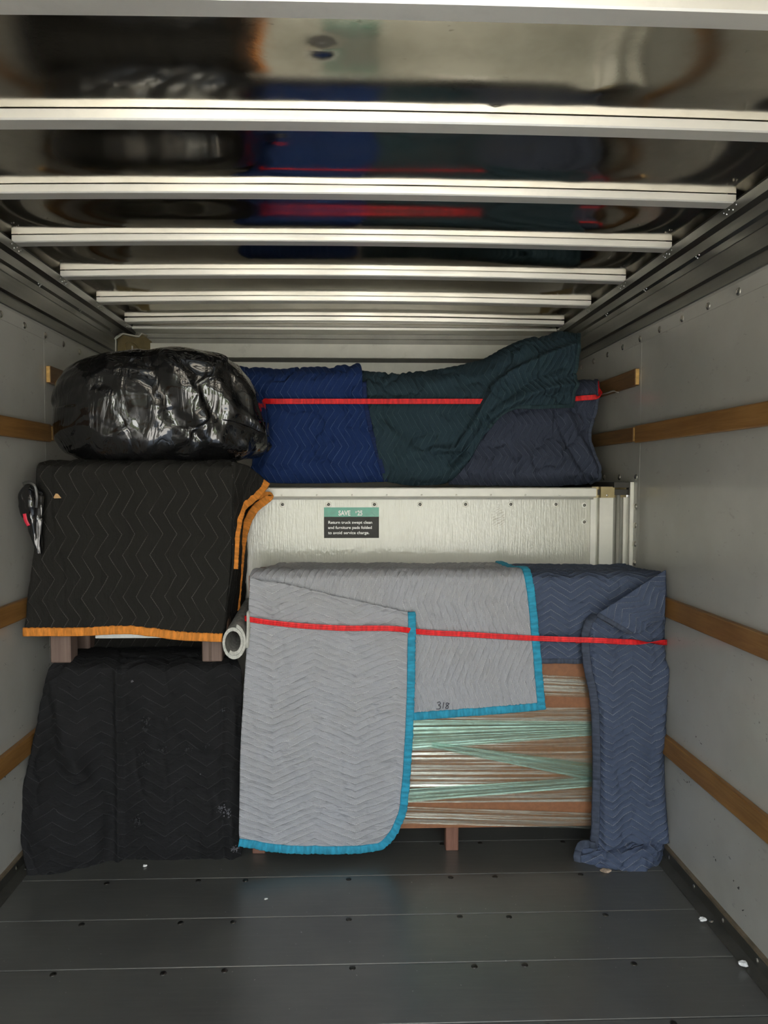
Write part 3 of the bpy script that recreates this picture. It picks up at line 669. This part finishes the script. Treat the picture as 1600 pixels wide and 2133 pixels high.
for Ex in ('left',): A, N = s_bun.edge(Ex); sub(ribbon('hem', A, N, .024, .012, SLATEB, None, -1, ruffle=.1, seed=9), cur)
A, N = s_bun.edge('bottom'); sub(ribbon('hem', A-N*.0+np.array([0, -.03, .006]), N*0+np.array([0, -.4, 1]), .012, .008, SLATEB, None, ruffle=.1, seed=10), cur)

# red strap round the dresser
def twistramp(n, a, b): t = np.linspace(0, 1, n); return math.pi*np.clip((t-a)/(b-a), 0, 1)
rs = [(540, 1284, 2.80), (527, 1287, 2.60), (518.5, 1290, 2.460), (530, 1292, 2.455), (600, 1301, 2.457), (700, 1308, 2.460), (845, 1312, 2.458), (858, 1314, 2.466), (980, 1322, 2.478), (1100, 1329, 2.478), (1125, 1330, 2.480), (1180, 1332, 2.472), (1215, 1333, 2.462), (1245, 1334, 2.450), (1300, 1337, 2.448), (1345, 1338, 2.448), (1383, 1338, 2.462), (1386, 1338, 2.56), (1384, 1338, 2.75)]
Ar = np.array([P(*p) for p in rs]); nr = np.array([(-1, 0, 0), (-1, 0, 0), (-.7, -.7, 0)]+[(0, -1, 0)]*13+[(.7, -.7, 0), (1, 0, 0), (1, 0, 0)], float)
tr = tag(ribbon('ratchet_strap', spline(Ar, 300), spline(nr, 300), .019, .0022, STRAP, None, twist=twistramp(300, .785, .85)), 'red webbing strap stretched across the grey and slate pads of the dresser', 'strap')
bk2 = P(1216, 1333, 2.474); tr2 = box('strap_stitch', (bk2[0]-.03, bk2[1]-.003, bk2[2]-.0105), (bk2[0]+.006, bk2[1]+.001, bk2[2]+.0105), STRAP, tr, .001)

# ------------------------------------------------------------------ cargo: lower left stack, black pad to the floor
lb = empty('moving_blanket', (-.7, 2.5, .7)); tag(lb, 'worn charcoal quilted pad covering the lower left load down to the floor', 'moving pad')
l_main = Cloth([[(150, 1345, 2.83), (200, 1345, 2.83), (270, 1345, 2.83), (330, 1345, 2.83), (400, 1345, 2.83), (460, 1345, 2.83), (512, 1347, 2.83)],
                [(112, 1383, 2.56), (170, 1382, 2.555), (245, 1381, 2.55), (320, 1381, 2.55), (400, 1381, 2.55), (460, 1381, 2.55), (498, 1384, 2.55)],
                [(102, 1392, 2.545), (165, 1392, 2.53), (242, 1391, 2.528), (320, 1391, 2.525), (400, 1391, 2.525), (460, 1391, 2.525), (502, 1393, 2.53)],
                [(92, 1425, 2.535), (160, 1425, 2.515), (240, 1425, 2.520), (320, 1425, 2.512), (400, 1425, 2.512), (465, 1425, 2.510), (504, 1425, 2.525)],
                [(78, 1500, 2.53), (150, 1500, 2.49), (238, 1500, 2.525), (320, 1500, 2.505), (400, 1500, 2.508), (470, 1500, 2.500), (504, 1500, 2.525)],
                [(58, 1600, 2.52), (140, 1600, 2.47), (238, 1600, 2.530), (320, 1600, 2.505), (400, 1600, 2.508), (468, 1600, 2.500), (502, 1600, 2.525)],
                [(40, 1690, 2.50), (130, 1700, 2.45), (238, 1695, 2.530), (320, 1700, 2.503), (400, 1700, 2.505), (468, 1700, 2.497), (502, 1700, 2.525)],
                [(46, 1760, 2.47), (120, 1780, 2.43), (238, 1770, 2.525), (320, 1770, 2.503), (400, 1770, 2.502), (470, 1765, 2.495), (503, 1765, 2.52)],
                [(60, 1835, 2.415), (115, 1828, 2.43), (238, 1800, 2.510), (320, 1799, 2.516), (400, 1799, 2.516), (470, 1797, 2.512), (503, 1792, 2.53)]],
               (.042, .15, .05), True, .006, .0035, .006, 6, (1, .7), 31,
               ridges=[([(243, 1400), (246, 1800)], .018, .012, 2.51), ([(465, 1440), (462, 1560), (468, 1790)], -.012, .010, 2.51), ([(485, 1440), (482, 1790)], .010, .014, 2.51),
                       ([(95, 1430), (130, 1520), (170, 1620)], .014, .02, 2.48), ([(60, 1640), (150, 1580)], -.01, .02, 2.48), ([(130, 1560), (200, 1680), (190, 1790)], .016, .03, 2.48), ([(300, 1480), (310, 1560), (300, 1650)], .005, .02, 2.51)], uvmode='xa')
kid(l_main.build('pad', BLACKQ2), lb)
BATT = [plain('dark frayed batting', (.040, .040, .043), 1, 0, .4, 120, .8), plain('pale frayed batting', (.16, .16, .18), 1, 0, .4, 120, .8)]
for px, py, r, mm_, cnt in ((306, 1503, 9, 0, 26), (300, 1520, 8, 0, 22), (345, 1498, 5, 0, 9), (262, 1545, 5, 0, 8), (286, 1712, 11, 0, 26), (298, 1565, 8, 0, 16), (303, 1590, 6, 0, 12), (460, 1684, 10, 1, 22), (474, 1693, 9, 1, 26),
                       (488, 1767, 9, 1, 30), (340, 1563, 9, 0, 12), (390, 1561, 9, 0, 12), (428, 1556, 7, 0, 8), (464, 1478, 5, 1, 5), (118, 1500, 6, 0, 10), (130, 1530, 6, 0, 10), (275, 1420, 3, 1, 4), (418, 1612, 2, 1, 2)):
    V = []; Fc = []; r_ = random.Random(px)
    for _ in range(cnt):
        c_ = P(px+r_.gauss(0, r*.5), py+r_.gauss(0, r*.45), 2.492+r_.uniform(-.003, .004)); k = r_.uniform(.0012, .0045); b0 = len(V)
        a0 = r_.random()*6.28
        for q in range(4): a = a0+q*1.571; V.append((c_[0]+k*r_.uniform(.4, 1.3)*math.cos(a), c_[1]+r_.uniform(-.003, .002), c_[2]+k*r_.uniform(.4, 1.3)*math.sin(a)))
        V.append((c_[0], c_[1]-.004, c_[2])); V.append((c_[0], c_[1]+.006, c_[2]))
        for q in range(4): Fc += [[b0+q, b0+(q+1) % 4, b0+4], [b0+(q+1) % 4, b0+q, b0+5]]
    kid(me_obj('frayed_batting', V, Fc, BATT[mm_], smooth=False), lb)

# upper left stack: small table under a black pad with orange binding
tb = empty('wrapped_furniture', (-.75, 2.56, .705)); tag(tb, 'piece of furniture on brown block feet under the black orange-bound pad', 'furniture')
kid(box('body', (-1.06, 2.54, .815), (-.425, 2.82, 1.395), BODYW, None, .004), tb)
for x in (-1.062, -.522):
    for y in (2.55, 2.74): kid(box('foot', (x, y, .705), (x+.072, y+.072, .82), FOOTW, None, .004), tb)
kid(box('foot_groove', (-.497, 2.547, .71), (-.488, 2.5515, .815), BODYW, None, 0), tb)
ft = box('foam_sheet', (-.90, 2.545, .794), (-.66, 2.80, .8149), FOAM, None, .002); kid(ft, tb); 
ub = empty('moving_blanket', (-.74, 2.48, 1.41)); tag(ub, 'black quilted pad with orange binding covering the upper left load', 'moving pad')
u_main = Cloth([[(120, 978, 2.82), (220, 978, 2.82), (300, 978, 2.82), (400, 978, 2.82), (512, 978, 2.82)],
                [(82, 966, 2.53), (180, 963, 2.525), (280, 962, 2.525), (390, 962, 2.525), (484, 965, 2.525)],
                [(78, 972, 2.505), (178, 970, 2.497), (280, 970, 2.495), (390, 970, 2.495), (485, 972, 2.500)],
                [(76, 1000, 2.495), (176, 1000, 2.482), (280, 1000, 2.480), (390, 1000, 2.482), (486, 1000, 2.494)],
                [(78, 1080, 2.490), (174, 1080, 2.476), (280, 1080, 2.472), (390, 1080, 2.476), (484, 1080, 2.490)],
                [(68, 1170, 2.485), (168, 1170, 2.472), (275, 1170, 2.470), (388, 1170, 2.474), (481, 1170, 2.486)],
                [(56, 1260, 2.480), (160, 1258, 2.470), (272, 1256, 2.468), (382, 1262, 2.470), (471, 1265, 2.482)],
                [(50, 1324, 2.478), (155, 1324, 2.466), (268, 1320, 2.464), (376, 1332, 2.468), (463, 1336, 2.480)]],
               QB, False, .006, .003, .004, 6, (1, .5), 41, ridges=[([(300, 970), (290, 1150), (300, 1310)], .006, .03, 2.47), ([(180, 1250), (200, 1310)], .006, .03, 2.47)], uvmode='xa')
cur = kid(u_main.build('pad', BLACKQ), ub)
A, N = u_main.edge('bottom'); sub(ribbon('binding', A, N, .028, .012, ORANGEB, None, 1, ruffle=.12, seed=21), cur)
u_side = Cloth([[(485, 966, 2.50), (498, 970, 2.62), (508, 974, 2.74), (514, 978, 2.82)], [(487, 1050, 2.50), (498, 1050, 2.62), (508, 1050, 2.74), (514, 1050, 2.82)],
                [(484, 1180, 2.50), (496, 1180, 2.62), (506, 1180, 2.74), (513, 1180, 2.82)], [(464, 1330, 2.50), (478, 1322, 2.62), (500, 1314, 2.74), (508, 1310, 2.82)]], QB, False, .006, .003, .003, 6, (1, 1), 44, uvmode='aa', toward=(1, 0, 0))
kid(u_side.build('side_panel', BLACKQ), ub)
u_back = Cloth([[(70, 1250, 2.815), (200, 1250, 2.815), (350, 1250, 2.815), (514, 1250, 2.815)], [(70, 1350, 2.80), (200, 1352, 2.79), (350, 1352, 2.79), (514, 1350, 2.80)]], QB, False, .012, .002, .004, 6, (1, 1), 49)
kid(u_back.build('dark_backing', BLACKQ), ub)  # black sheet added behind the feet so the gap stays dark
f1 = Cloth([[(486, 962, 2.500), (515, 970, 2.56), (535, 985, 2.62), (555, 1002, 2.66)], [(487, 995, 2.500), (505, 1000, 2.54), (520, 1012, 2.58), (536, 1026, 2.62)],
            [(487, 1030, 2.498), (494, 1034, 2.52), (503, 1042, 2.55), (512, 1050, 2.58)], [(487, 1065, 2.496), (490, 1068, 2.51), (494, 1072, 2.52), (498, 1076, 2.545)],
            [(486, 1110, 2.496), (488, 1112, 2.505), (489, 1114, 2.51), (491, 1116, 2.53)], [(485, 1190, 2.495), (486, 1190, 2.50), (486, 1190, 2.505), (487, 1190, 2.515)]],
           QB, False, .006, .003, .002, 6, (1, 1), 46, uvmode='aa', toward=(1, -.6, 0))
cur = kid(f1.build('open_flap', BLACKQ), ub)
C1 = np.array([P(*p) for p in ((555, 1003, 2.655), (546, 1015, 2.64), (536, 1028, 2.615), (521, 1041, 2.59), (505, 1055, 2.56), (497, 1075, 2.54), (491, 1105, 2.525), (488, 1140, 2.515), (485.5, 1185, 2.51))])
sub(ribbon('binding', C1, (.35, -.9, .25), .034, .010, ORANGEB, None, n=90, ruffle=.14, seed=22), cur)
f2 = Cloth([[(500, 1020, 2.80), (525, 1030, 2.79), (562, 1036, 2.775)], [(500, 1060, 2.78), (512, 1060, 2.765), (532, 1058, 2.75)], [(498, 1110, 2.76), (504, 1110, 2.745), (512, 1108, 2.73)],
            [(492, 1180, 2.74), (498, 1180, 2.72), (502, 1180, 2.705)], [(488, 1270, 2.72), (490, 1270, 2.70), (493, 1270, 2.69)]], QB, False, .006, .003, .002, 6, (1, 1), 48, uvmode='aa', toward=(1, -.6, 0))
cur = kid(f2.build('open_flap', BLACKQ), ub)
C2 = np.array([P(*p) for p in ((536, 1032, 2.76), (562, 1034, 2.77), (548, 1046, 2.755), (533, 1058, 2.74), (519, 1080, 2.73), (509, 1108, 2.72), (503, 1140, 2.71), (499, 1180, 2.70), (495, 1225, 2.69), (491, 1272, 2.68))])
sub(ribbon('binding', C2, (.35, -.9, .25), .030, .010, ORANGEB, None, n=110, ruffle=.14, seed=23), cur)
p = P(119, 1034, 2.468); tag(me_obj('tape_scrap', [(p[0]-.012, p[1]-.001, p[2]-.003), (p[0]-.003, p[1]-.004, p[2]+.010), (p[0]+.004, p[1]-.003, p[2]+.009), (p[0]+.014, p[1]-.001, p[2]-.006), (p[0]-.010, p[1], p[2]-.007),
      (p[0]-.012, p[1]+.001, p[2]-.003), (p[0]-.003, p[1]-.002, p[2]+.010), (p[0]+.004, p[1]-.001, p[2]+.009), (p[0]+.014, p[1]+.001, p[2]-.006), (p[0]-.010, p[1]+.002, p[2]-.007)],
      [[0, 1, 2, 3, 4], [9, 8, 7, 6, 5], [0, 5, 6, 1], [1, 6, 7, 2], [2, 7, 8, 3], [3, 8, 9, 4], [4, 9, 5, 0]], plain('tan tape', (.55, .33, .14), .6), smooth=False), 'small tan scrap of tape stuck on the upper black pad', 'scrap')

# ------------------------------------------------------------------ black bin bag on top
nth, nph = 200, 380
th = np.linspace(.02, math.pi-.02, nth)[:, None]; ph = np.linspace(0, 2*math.pi, nph, endpoint=False)[None]
sg = lambda x, k: np.sign(x)*np.abs(x)**k
cx, cy, cz = np.sin(th)**.42*sg(np.cos(ph), .74), np.sin(th)**.46*sg(np.sin(ph), .85), sg(np.cos(th), .80)+0*ph
n1 = lambda f, sd, ax=1.0, az=1.0: fbm((cx*1.0+cy*.35)*f*ax+3, (cz+cy*.55)*f*az+9, sd, 4)
wx = .35*n1(2.2, 60)
lean = cx*1.0+cz*(.55)*np.sign(cx+.1)
tt_ = cx+cy*.45+.30*cz+.5*wx
folds = (1-np.abs(2*((fbm(tt_*2.6, (cz+cy*.2)*.55+4, 63, 2)*2.4) % 1)-1))**1.4
fac = np.abs(fbm((cx+cy*.5)*1.9+1, (cz+cy*.3)*1.9, 66, 2))
f2_ = fbm((cx+cy*.4-.45*cz+wx)*4.5, cz*.9+cx*.6, 69, 2); fine = (1-np.abs(2*((f2_*2.0) % 1)-1))**2
reg = np.clip((cx-.05)*2.2, 0.75, 1)
r = 1+.07*n1(1.2, 70)*2-.10*fac+.078*(folds-.4)*(.5+.5*vn((cx+2)*1.5, (cz+2)*1.5, 74))+.042*(fine-.3)*reg-.07*np.exp(-((cx-.22+.25*cz)/.10)**2)*(cz > -.4)
bx, by, bz = .395*cx*r, .235*cy*r, .205*cz*r
bz = np.maximum(bz, -.186+.010*n1(4, 72))
bx = bx*(1+.05*np.exp(-((bz+.16)/.05)**2)); bz = bz+.012*np.sin(bx*7+1)*(bz > 0)-.05*np.clip((bx-.22)/.18, 0, 1)**2*(bz > -.05)
o0 = P(334, 855, 2.66)
V = np.stack([bx, by, bz], -1).reshape(-1, 3)
Fa = [[i*nph+j, i*nph+(j+1) % nph, (i+1)*nph+(j+1) % nph, (i+1)*nph+j] for i in range(nth-1) for j in range(nph)]
Fa = [f[::-1] for f in Fa]+[list(range(nph)), [(nth-1)*nph+j for j in range(nph)][::-1]]
bg = me_obj('bin_bag', V, Fa, BAG); bg.location = o0; bg.location.z = 1.432+.186; tag(bg, 'bulging shiny black bin bag lying on top of the upper left load', 'bag')

# ------------------------------------------------------------------ attic load
at1 = empty('moving_blanket', (-.2, 3.0, 1.33)); tag(at1, 'royal blue quilted pad beside the black bin bag in the attic', 'moving pad')
def brow(y, xs, ys_, Y, d=(0, 0, 0, 0, 0, 0, 0, 0, 0)): return [(x, y+dy, Y+dd) for x, dy, dd in zip(xs, ys_, d)]
a_blue = Cloth([brow(785, (520, 580, 640, 690, 735), (0, 0, 0, 0, 0), 3.35), brow(768, (490, 560, 630, 700, 750), (0, 4, 3, -3, -9), 3.05), brow(775, (486, 560, 630, 700, 753), (0, 4, 3, -3, -10), 3.015),
                brow(835, (520, 575, 640, 705, 757), (0, 0, 0, 0, 0), 2.985, (.02, -.01, 0, -.005, 0)), brow(900, (535, 585, 645, 712, 770), (0, 0, 0, 0, 0), 2.975, (.02, -.01, .01, -.01, 0)),
                brow(960, (525, 585, 650, 718, 787), (0, 0, 0, 0, 0), 2.965, (.0, -.012, .008, -.01, 0)), brow(1004, (515, 590, 655, 722, 799), (0, 3, 3, 2, 0), 2.965, (.0, -.005, .008, 0, 0))],
               (.030, .15, .046), False, .005, .0034, .009, 7, (1, .8), 51, ridges=[([(560, 840), (570, 920), (545, 990)], .014, .02, 2.98), ([(752, 775), (765, 900), (795, 1000)], .012, .016, 2.97), ([(500, 800), (600, 800), (740, 790)], .010, .025, 2.99), ([(640, 900), (700, 980)], .008, .03, 2.97), ([(745, 960), (790, 990)], -.008, .012, 2.97)], uvmode='xz')
cur = kid(a_blue.build('pad', BLUEQ), at1); A, N = a_blue.edge('right'); sub(ribbon('hem', A[int(len(A)*.5):], N[int(len(A)*.5):], .016, .010, BLUEB, None, 1, ruffle=.1, seed=31), cur)
at3 = empty('moving_blanket', (.85, 3.05, 1.33)); tag(at3, 'slate navy quilted pad partly covered by the dark teal pad in the attic', 'moving pad')
a_nav = Cloth([brow(812, (980, 1060, 1130, 1190, 1225), (0, 0, 0, 0, 0), 3.35), brow(800, (960, 1050, 1130, 1200, 1243), (0, 0, 0, 0, 0), 3.09), brow(812, (955, 1050, 1130, 1200, 1244), (0, 0, 0, 0, 0), 3.065),
               brow(850, (950, 1050, 1130, 1195, 1239), (0, 0, 0, 0, 0), 3.05, (0, 0, -.01, 0, .0)), brow(910, (945, 1040, 1125, 1185, 1226), (0, 0, 0, 0, 0), 3.03, (0, .0, -.01, 0, 0)),
               brow(950, (940, 1035, 1125, 1190, 1236), (0, 0, 0, 0, 0), 3.005, (0, 0, -.01, -.015, 0)), brow(985, (935, 1030, 1125, 1195, 1246), (0, 0, 0, 0, 0), 2.985, (0, 0, -.01, -.02, .01)), brow(1010, (935, 1030, 1125, 1190, 1228), (0, 2, 2, 2, -2), 2.985, (0, 0, 0, 0, .03))],
              (.028, .14, .046), False, .005, .0034, .009, 7, (1, .8), 55, ridges=[([(1075, 860), (1050, 930), (1000, 1005)], .010, .02, 3.0), ([(1185, 850), (1215, 930), (1240, 990)], .022, .02, 3.0), ([(1165, 860), (1190, 930), (1225, 1000)], -.016, .014, 3.0), ([(1090, 940), (1110, 1005)], .010, .02, 3.0)], uvmode='xz')
cur = kid(a_nav.build('pad', NAVYQ), at3); A, N = a_nav.edge('right'); sub(ribbon('hem', A, N, .012, .010, SLATEB, None, 1, ruffle=.1, seed=32), cur)
at2 = empty('moving_blanket', (.4, 3.0, 1.33)); tag(at2, 'dark teal quilted pad with a swag raised toward the right attic corner', 'moving pad')
tp = [(753, 779), (815, 781), (880, 778), (950, 768), (1010, 750), (1065, 722), (1120, 702), (1170, 693), (1203, 697)]
bt = [(800, 1003), (845, 1010), (895, 1011), (935, 1003), (968, 970), (1012, 905), (1060, 856), (1125, 851), (1189, 849)]
def tr_(f, Y, dd=None): return [(a[0]+(b[0]-a[0])*f, a[1]+(b[1]-a[1])*f, Y+(dd[i] if dd else 0)) for i, (a, b) in enumerate(zip(tp, bt))]
a_teal = Cloth([[(x+(0 if i else 0), y+10, 3.30) for i, (x, y) in enumerate(tp)], tr_(0, 3.06), tr_(.06, 3.02), tr_(.25, 2.985, (0, 0, 0, -.01, -.015, -.02, -.02, -.015, .01)), tr_(.5, 2.97, (0, -.005, 0, -.01, -.025, -.03, -.04, -.03, 0)),
                tr_(.78, 2.965, (0, -.01, -.01, 0, -.02, -.035, -.05, -.035, 0)), tr_(1, 2.968, (0, 0, 0, .0, .0, -.02, -.045, -.03, 0))],
               (.026, .16, .046), False, .005, .0030, .009, 7, (1, .9), 58,
               ridges=[([(1198, 720), (1110, 760), (1040, 800), (1012, 840), (985, 890), (945, 935), (905, 935)], .030, .018, 2.95), ([(1180, 760), (1110, 790), (1060, 825)], -.018, .016, 2.93), ([(1195, 800), (1120, 815), (1062, 842), (1000, 890), (975, 950), (930, 1000)], .026, .017, 2.94),
                       ([(1010, 870), (985, 920), (940, 965)], -.022, .012, 2.95), ([(770, 800), (800, 880), (860, 940)], .010, .03, 2.97), ([(800, 870), (880, 930), (950, 925)], -.010, .02, 2.97), ([(780, 930), (800, 1000)], .012, .018, 2.97), ([(1100, 720), (1000, 775), (900, 800)], .012, .025, 2.98), ([(1060, 745), (960, 790)], -.010, .02, 2.98), ([(830, 960), (860, 1008)], .008, .02, 2.97)], uvmode='xz')
cur = kid(a_teal.build('pad', TEALQ), at2)
A, N = a_teal.edge('bottom'); k0 = int(len(A)*.68); sub(ribbon('hem', A[k0:], N[k0:], .014, .010, TEALH, None, 1, ruffle=.1, seed=33), cur); A, N = a_teal.edge('right'); sub(ribbon('hem', A[30:], N[30:], .014, .010, TEALH, None, 1, ruffle=.1, seed=34), cur)
# red strap across the attic load
ra = [(548, 880, 2.99), (549, 850, 2.97), (551, 836, 2.955), (560, 836, 2.945), (640, 836, 2.945), (740, 836, 2.945), (850, 836, 2.945), (950, 836, 2.940), (1020, 836, 2.938), (1045, 836, 2.95), (1080, 835, 3.01), (1180, 832, 3.03), (1215, 829, 3.03), (1247, 825, 3.02), (1251, 822, 3.03), (1246, 812, 3.06), (1244, 797, 3.10)]
Ar = np.array([P(*p) for p in ra]); nr = np.array([(-.6, -.8, 0), (-.6, -.8, 0), (-.4, -1, 0)]+[(0, -1, 0)]*10+[(0, -1, 0), (-.3, -1, 0), (-1, -.5, 0), (-1, -.5, 0)], float)
tag(ribbon('ratchet_strap', spline(Ar, 260), spline(nr, 260), .022, .0022, STRAP), 'bright red strap across the blue and teal pads in the attic', 'strap')
p0 = P(1250, 823, 3.03); sh_ = np.array([p0, p0+[.02, -.03, .006], p0+[.045, -.05, .012], p0+[.06, -.06, .004]]); tag(ribbon('strap_hook', sh_, (0, -1, 1), .010, .004, RIVET, None, n=20), 'small bright metal hook at the right end of the attic strap', 'hook')

# ------------------------------------------------------------------ rolled felt, hanging bundle, floor litter
c = P(488, 1336, 2.46); tq = np.linspace(0, 1, 130); ang = math.pi*.42-tq*2*math.pi*1.55; rad = .064-.021*tq*1.0
sx_, sz_ = .70, 1.02
out = np.stack([rad*sx_*np.cos(ang), rad*sz_*np.sin(ang)], 1); inn = np.stack([(rad-.0125)*sx_*np.cos(ang), (rad-.0125)*sz_*np.sin(ang)], 1)
tail = np.array([[.048, .13-.0001], [.050, .10], [.048, .06], [.040, .055]])
L = len(tq); V = []; Y0, Y1 = 2.445, 2.80
for Y in (Y0, Y1):
    for a_ in (out, inn):
        for q in a_: V.append((c[0]+q[0]+.012*(Y > 2.7), Y+random.uniform(-.001, .001)*(Y == Y0), c[2]+q[1]+.045*(Y > 2.7)))
Fo = [[i, i+1, 2*L+i+1, 2*L+i][::-1] for i in range(L-1)]; Fi = [[L+i, L+i+1, 3*L+i+1, 3*L+i] for i in range(L-1)]; Fe = [[i, i+1, L+i+1, L+i] for i in range(L-1)]; Fb = [[2*L+i, 2*L+i+1, 3*L+i+1, 3*L+i][::-1] for i in range(L-1)]
fr = me_obj('felt_roll', V, Fo+Fi+Fe+Fb+[[0, L, 3*L, 2*L], [L-1, 2*L-1, 4*L-1, 3*L-1]], FELT, smooth=False); fr.data.materials.append(FELTIN)
for i, pl in enumerate(fr.data.polygons):
    if i < 2*(L-1): pl.material_index = 1
tag(fr, 'rolled white felt underlay wedged between the left stack and grey pad', 'roll')
tl = np.array([[c[0]+.050, Y0-.004, c[2]+.105], [c[0]+.050, Y0-.006, c[2]+.05], [c[0]+.046, Y0-.006, c[2]-.02]]); ribbon('loose_edge', tl, (0, -1, 0), .010, .26, FELT, fr, n=16, lift=-.13)
# hanging black plastic bundle by the left wall
nn_ = 60; mm = 40; V = []
cb = P(62, 1003, 2.44); zs = np.linspace(0, 1, nn_)
for i, t in enumerate(zs):
    prof_r = .044*math.sin(min(1, t/.24)*math.pi/2)**.7 if t < .24 else (.044 if t < .34 else .044*(1-.80*((t-.34)/.66)**.8))
    for j in range(mm):
        a = 2*math.pi*j/mm; k = 1+.35*(float(vn(np.array(a*1.9+5), np.array(t*7.), 80))-.5)+.12*math.sin(5*a+6*t)
        V.append((cb[0]+prof_r*k*math.cos(a)*.92+.022*t**1.5+(-.006 if t < .5 else 0), 2.452+prof_r*k*.72*math.sin(a), cb[2]-.002-.245*t))
Fh = [[i*mm+j, (i+1)*mm+j, (i+1)*mm+(j+1) % mm, i*mm+(j+1) % mm] for i in range(nn_-1) for j in range(mm)]+[list(range(mm))[::-1], [(nn_-1)*mm+j for j in range(mm)]]
hb = me_obj('plastic_bundle', V, [f[::-1] for f in Fh], BAG); tag(hb, 'black glossy plastic bundle hanging between the left wall and upper pad', 'bundle')
q = np.array([P(*p) for p in ((40, 1035, 2.425), (41, 1018, 2.422), (50, 1008, 2.420), (62, 1005, 2.420), (73, 1011, 2.420), (78, 1030, 2.422), (77, 1058, 2.43))]); ribbon('rolled_rim', q[2:]+np.array([0, -.006, 0]), (.3, -1, .2), .010, .005, plain('grey translucent plastic', (.030, .029, .026), .25), hb, n=40)
q = np.array([P(*p) for p in ((51, 1070, 2.409), (54, 1084, 2.408), (60, 1095, 2.412))]); ribbon('red_tag', q, (0, -1, 0), .011, .003, RED, hb, n=12)['label'] = 'bright red tag showing through the plastic'
def crumb(px, py, s, label, mat, cat='litter', flat=.55, seed=0):
    Y = CAMZ*F/(py-1000); 
    for _ in range(3):
        p = P(px, py, Y); Y *= 1.0 if abs(p[2]) < 1e-4 else (CAMZ)/(CAMZ-p[2])
    p = P(px, py, Y); r = random.Random(seed); bm = bmesh.new(); bmesh.ops.create_icosphere(bm, subdivisions=2, radius=s)
    for v in bm.verts: k = .65+.7*r.random(); v.co = Vector((v.co.x*k*1.25, v.co.y*k, v.co.z*k*flat))
    zmin = min(v.co.z for v in bm.verts)
    o = bm_obj('foam_crumb' if mat is FOAM else 'paper_scrap', bm, mat, None, False); o.location = (p[0], p[1], -zmin+(.006 if px > 1450 else 0)); tag(o, label, cat); return o
crumb(1463, 1922, .0085, 'white foam crumb on the floor beside the right scuff strip, further one', FOAM, seed=1); crumb(1547, 2017, .0105, 'white foam crumb on the floor beside the right scuff strip, nearer one', FOAM, seed=2)
crumb(1262, 1816, .013, 'torn paper scrap on the floor at the slate pad hem', plain('torn tan paper', (.50, .38, .28), .9, 0, .3, 60), 'scrap', .3, 3)
crumb(554, 1874, .0045, 'tiny white speck on the floor before the grey pad', FOAM, seed=4); crumb(302, 1805, .0055, 'small pale lint speck on the floor by the charcoal pad', FOAM, seed=5)
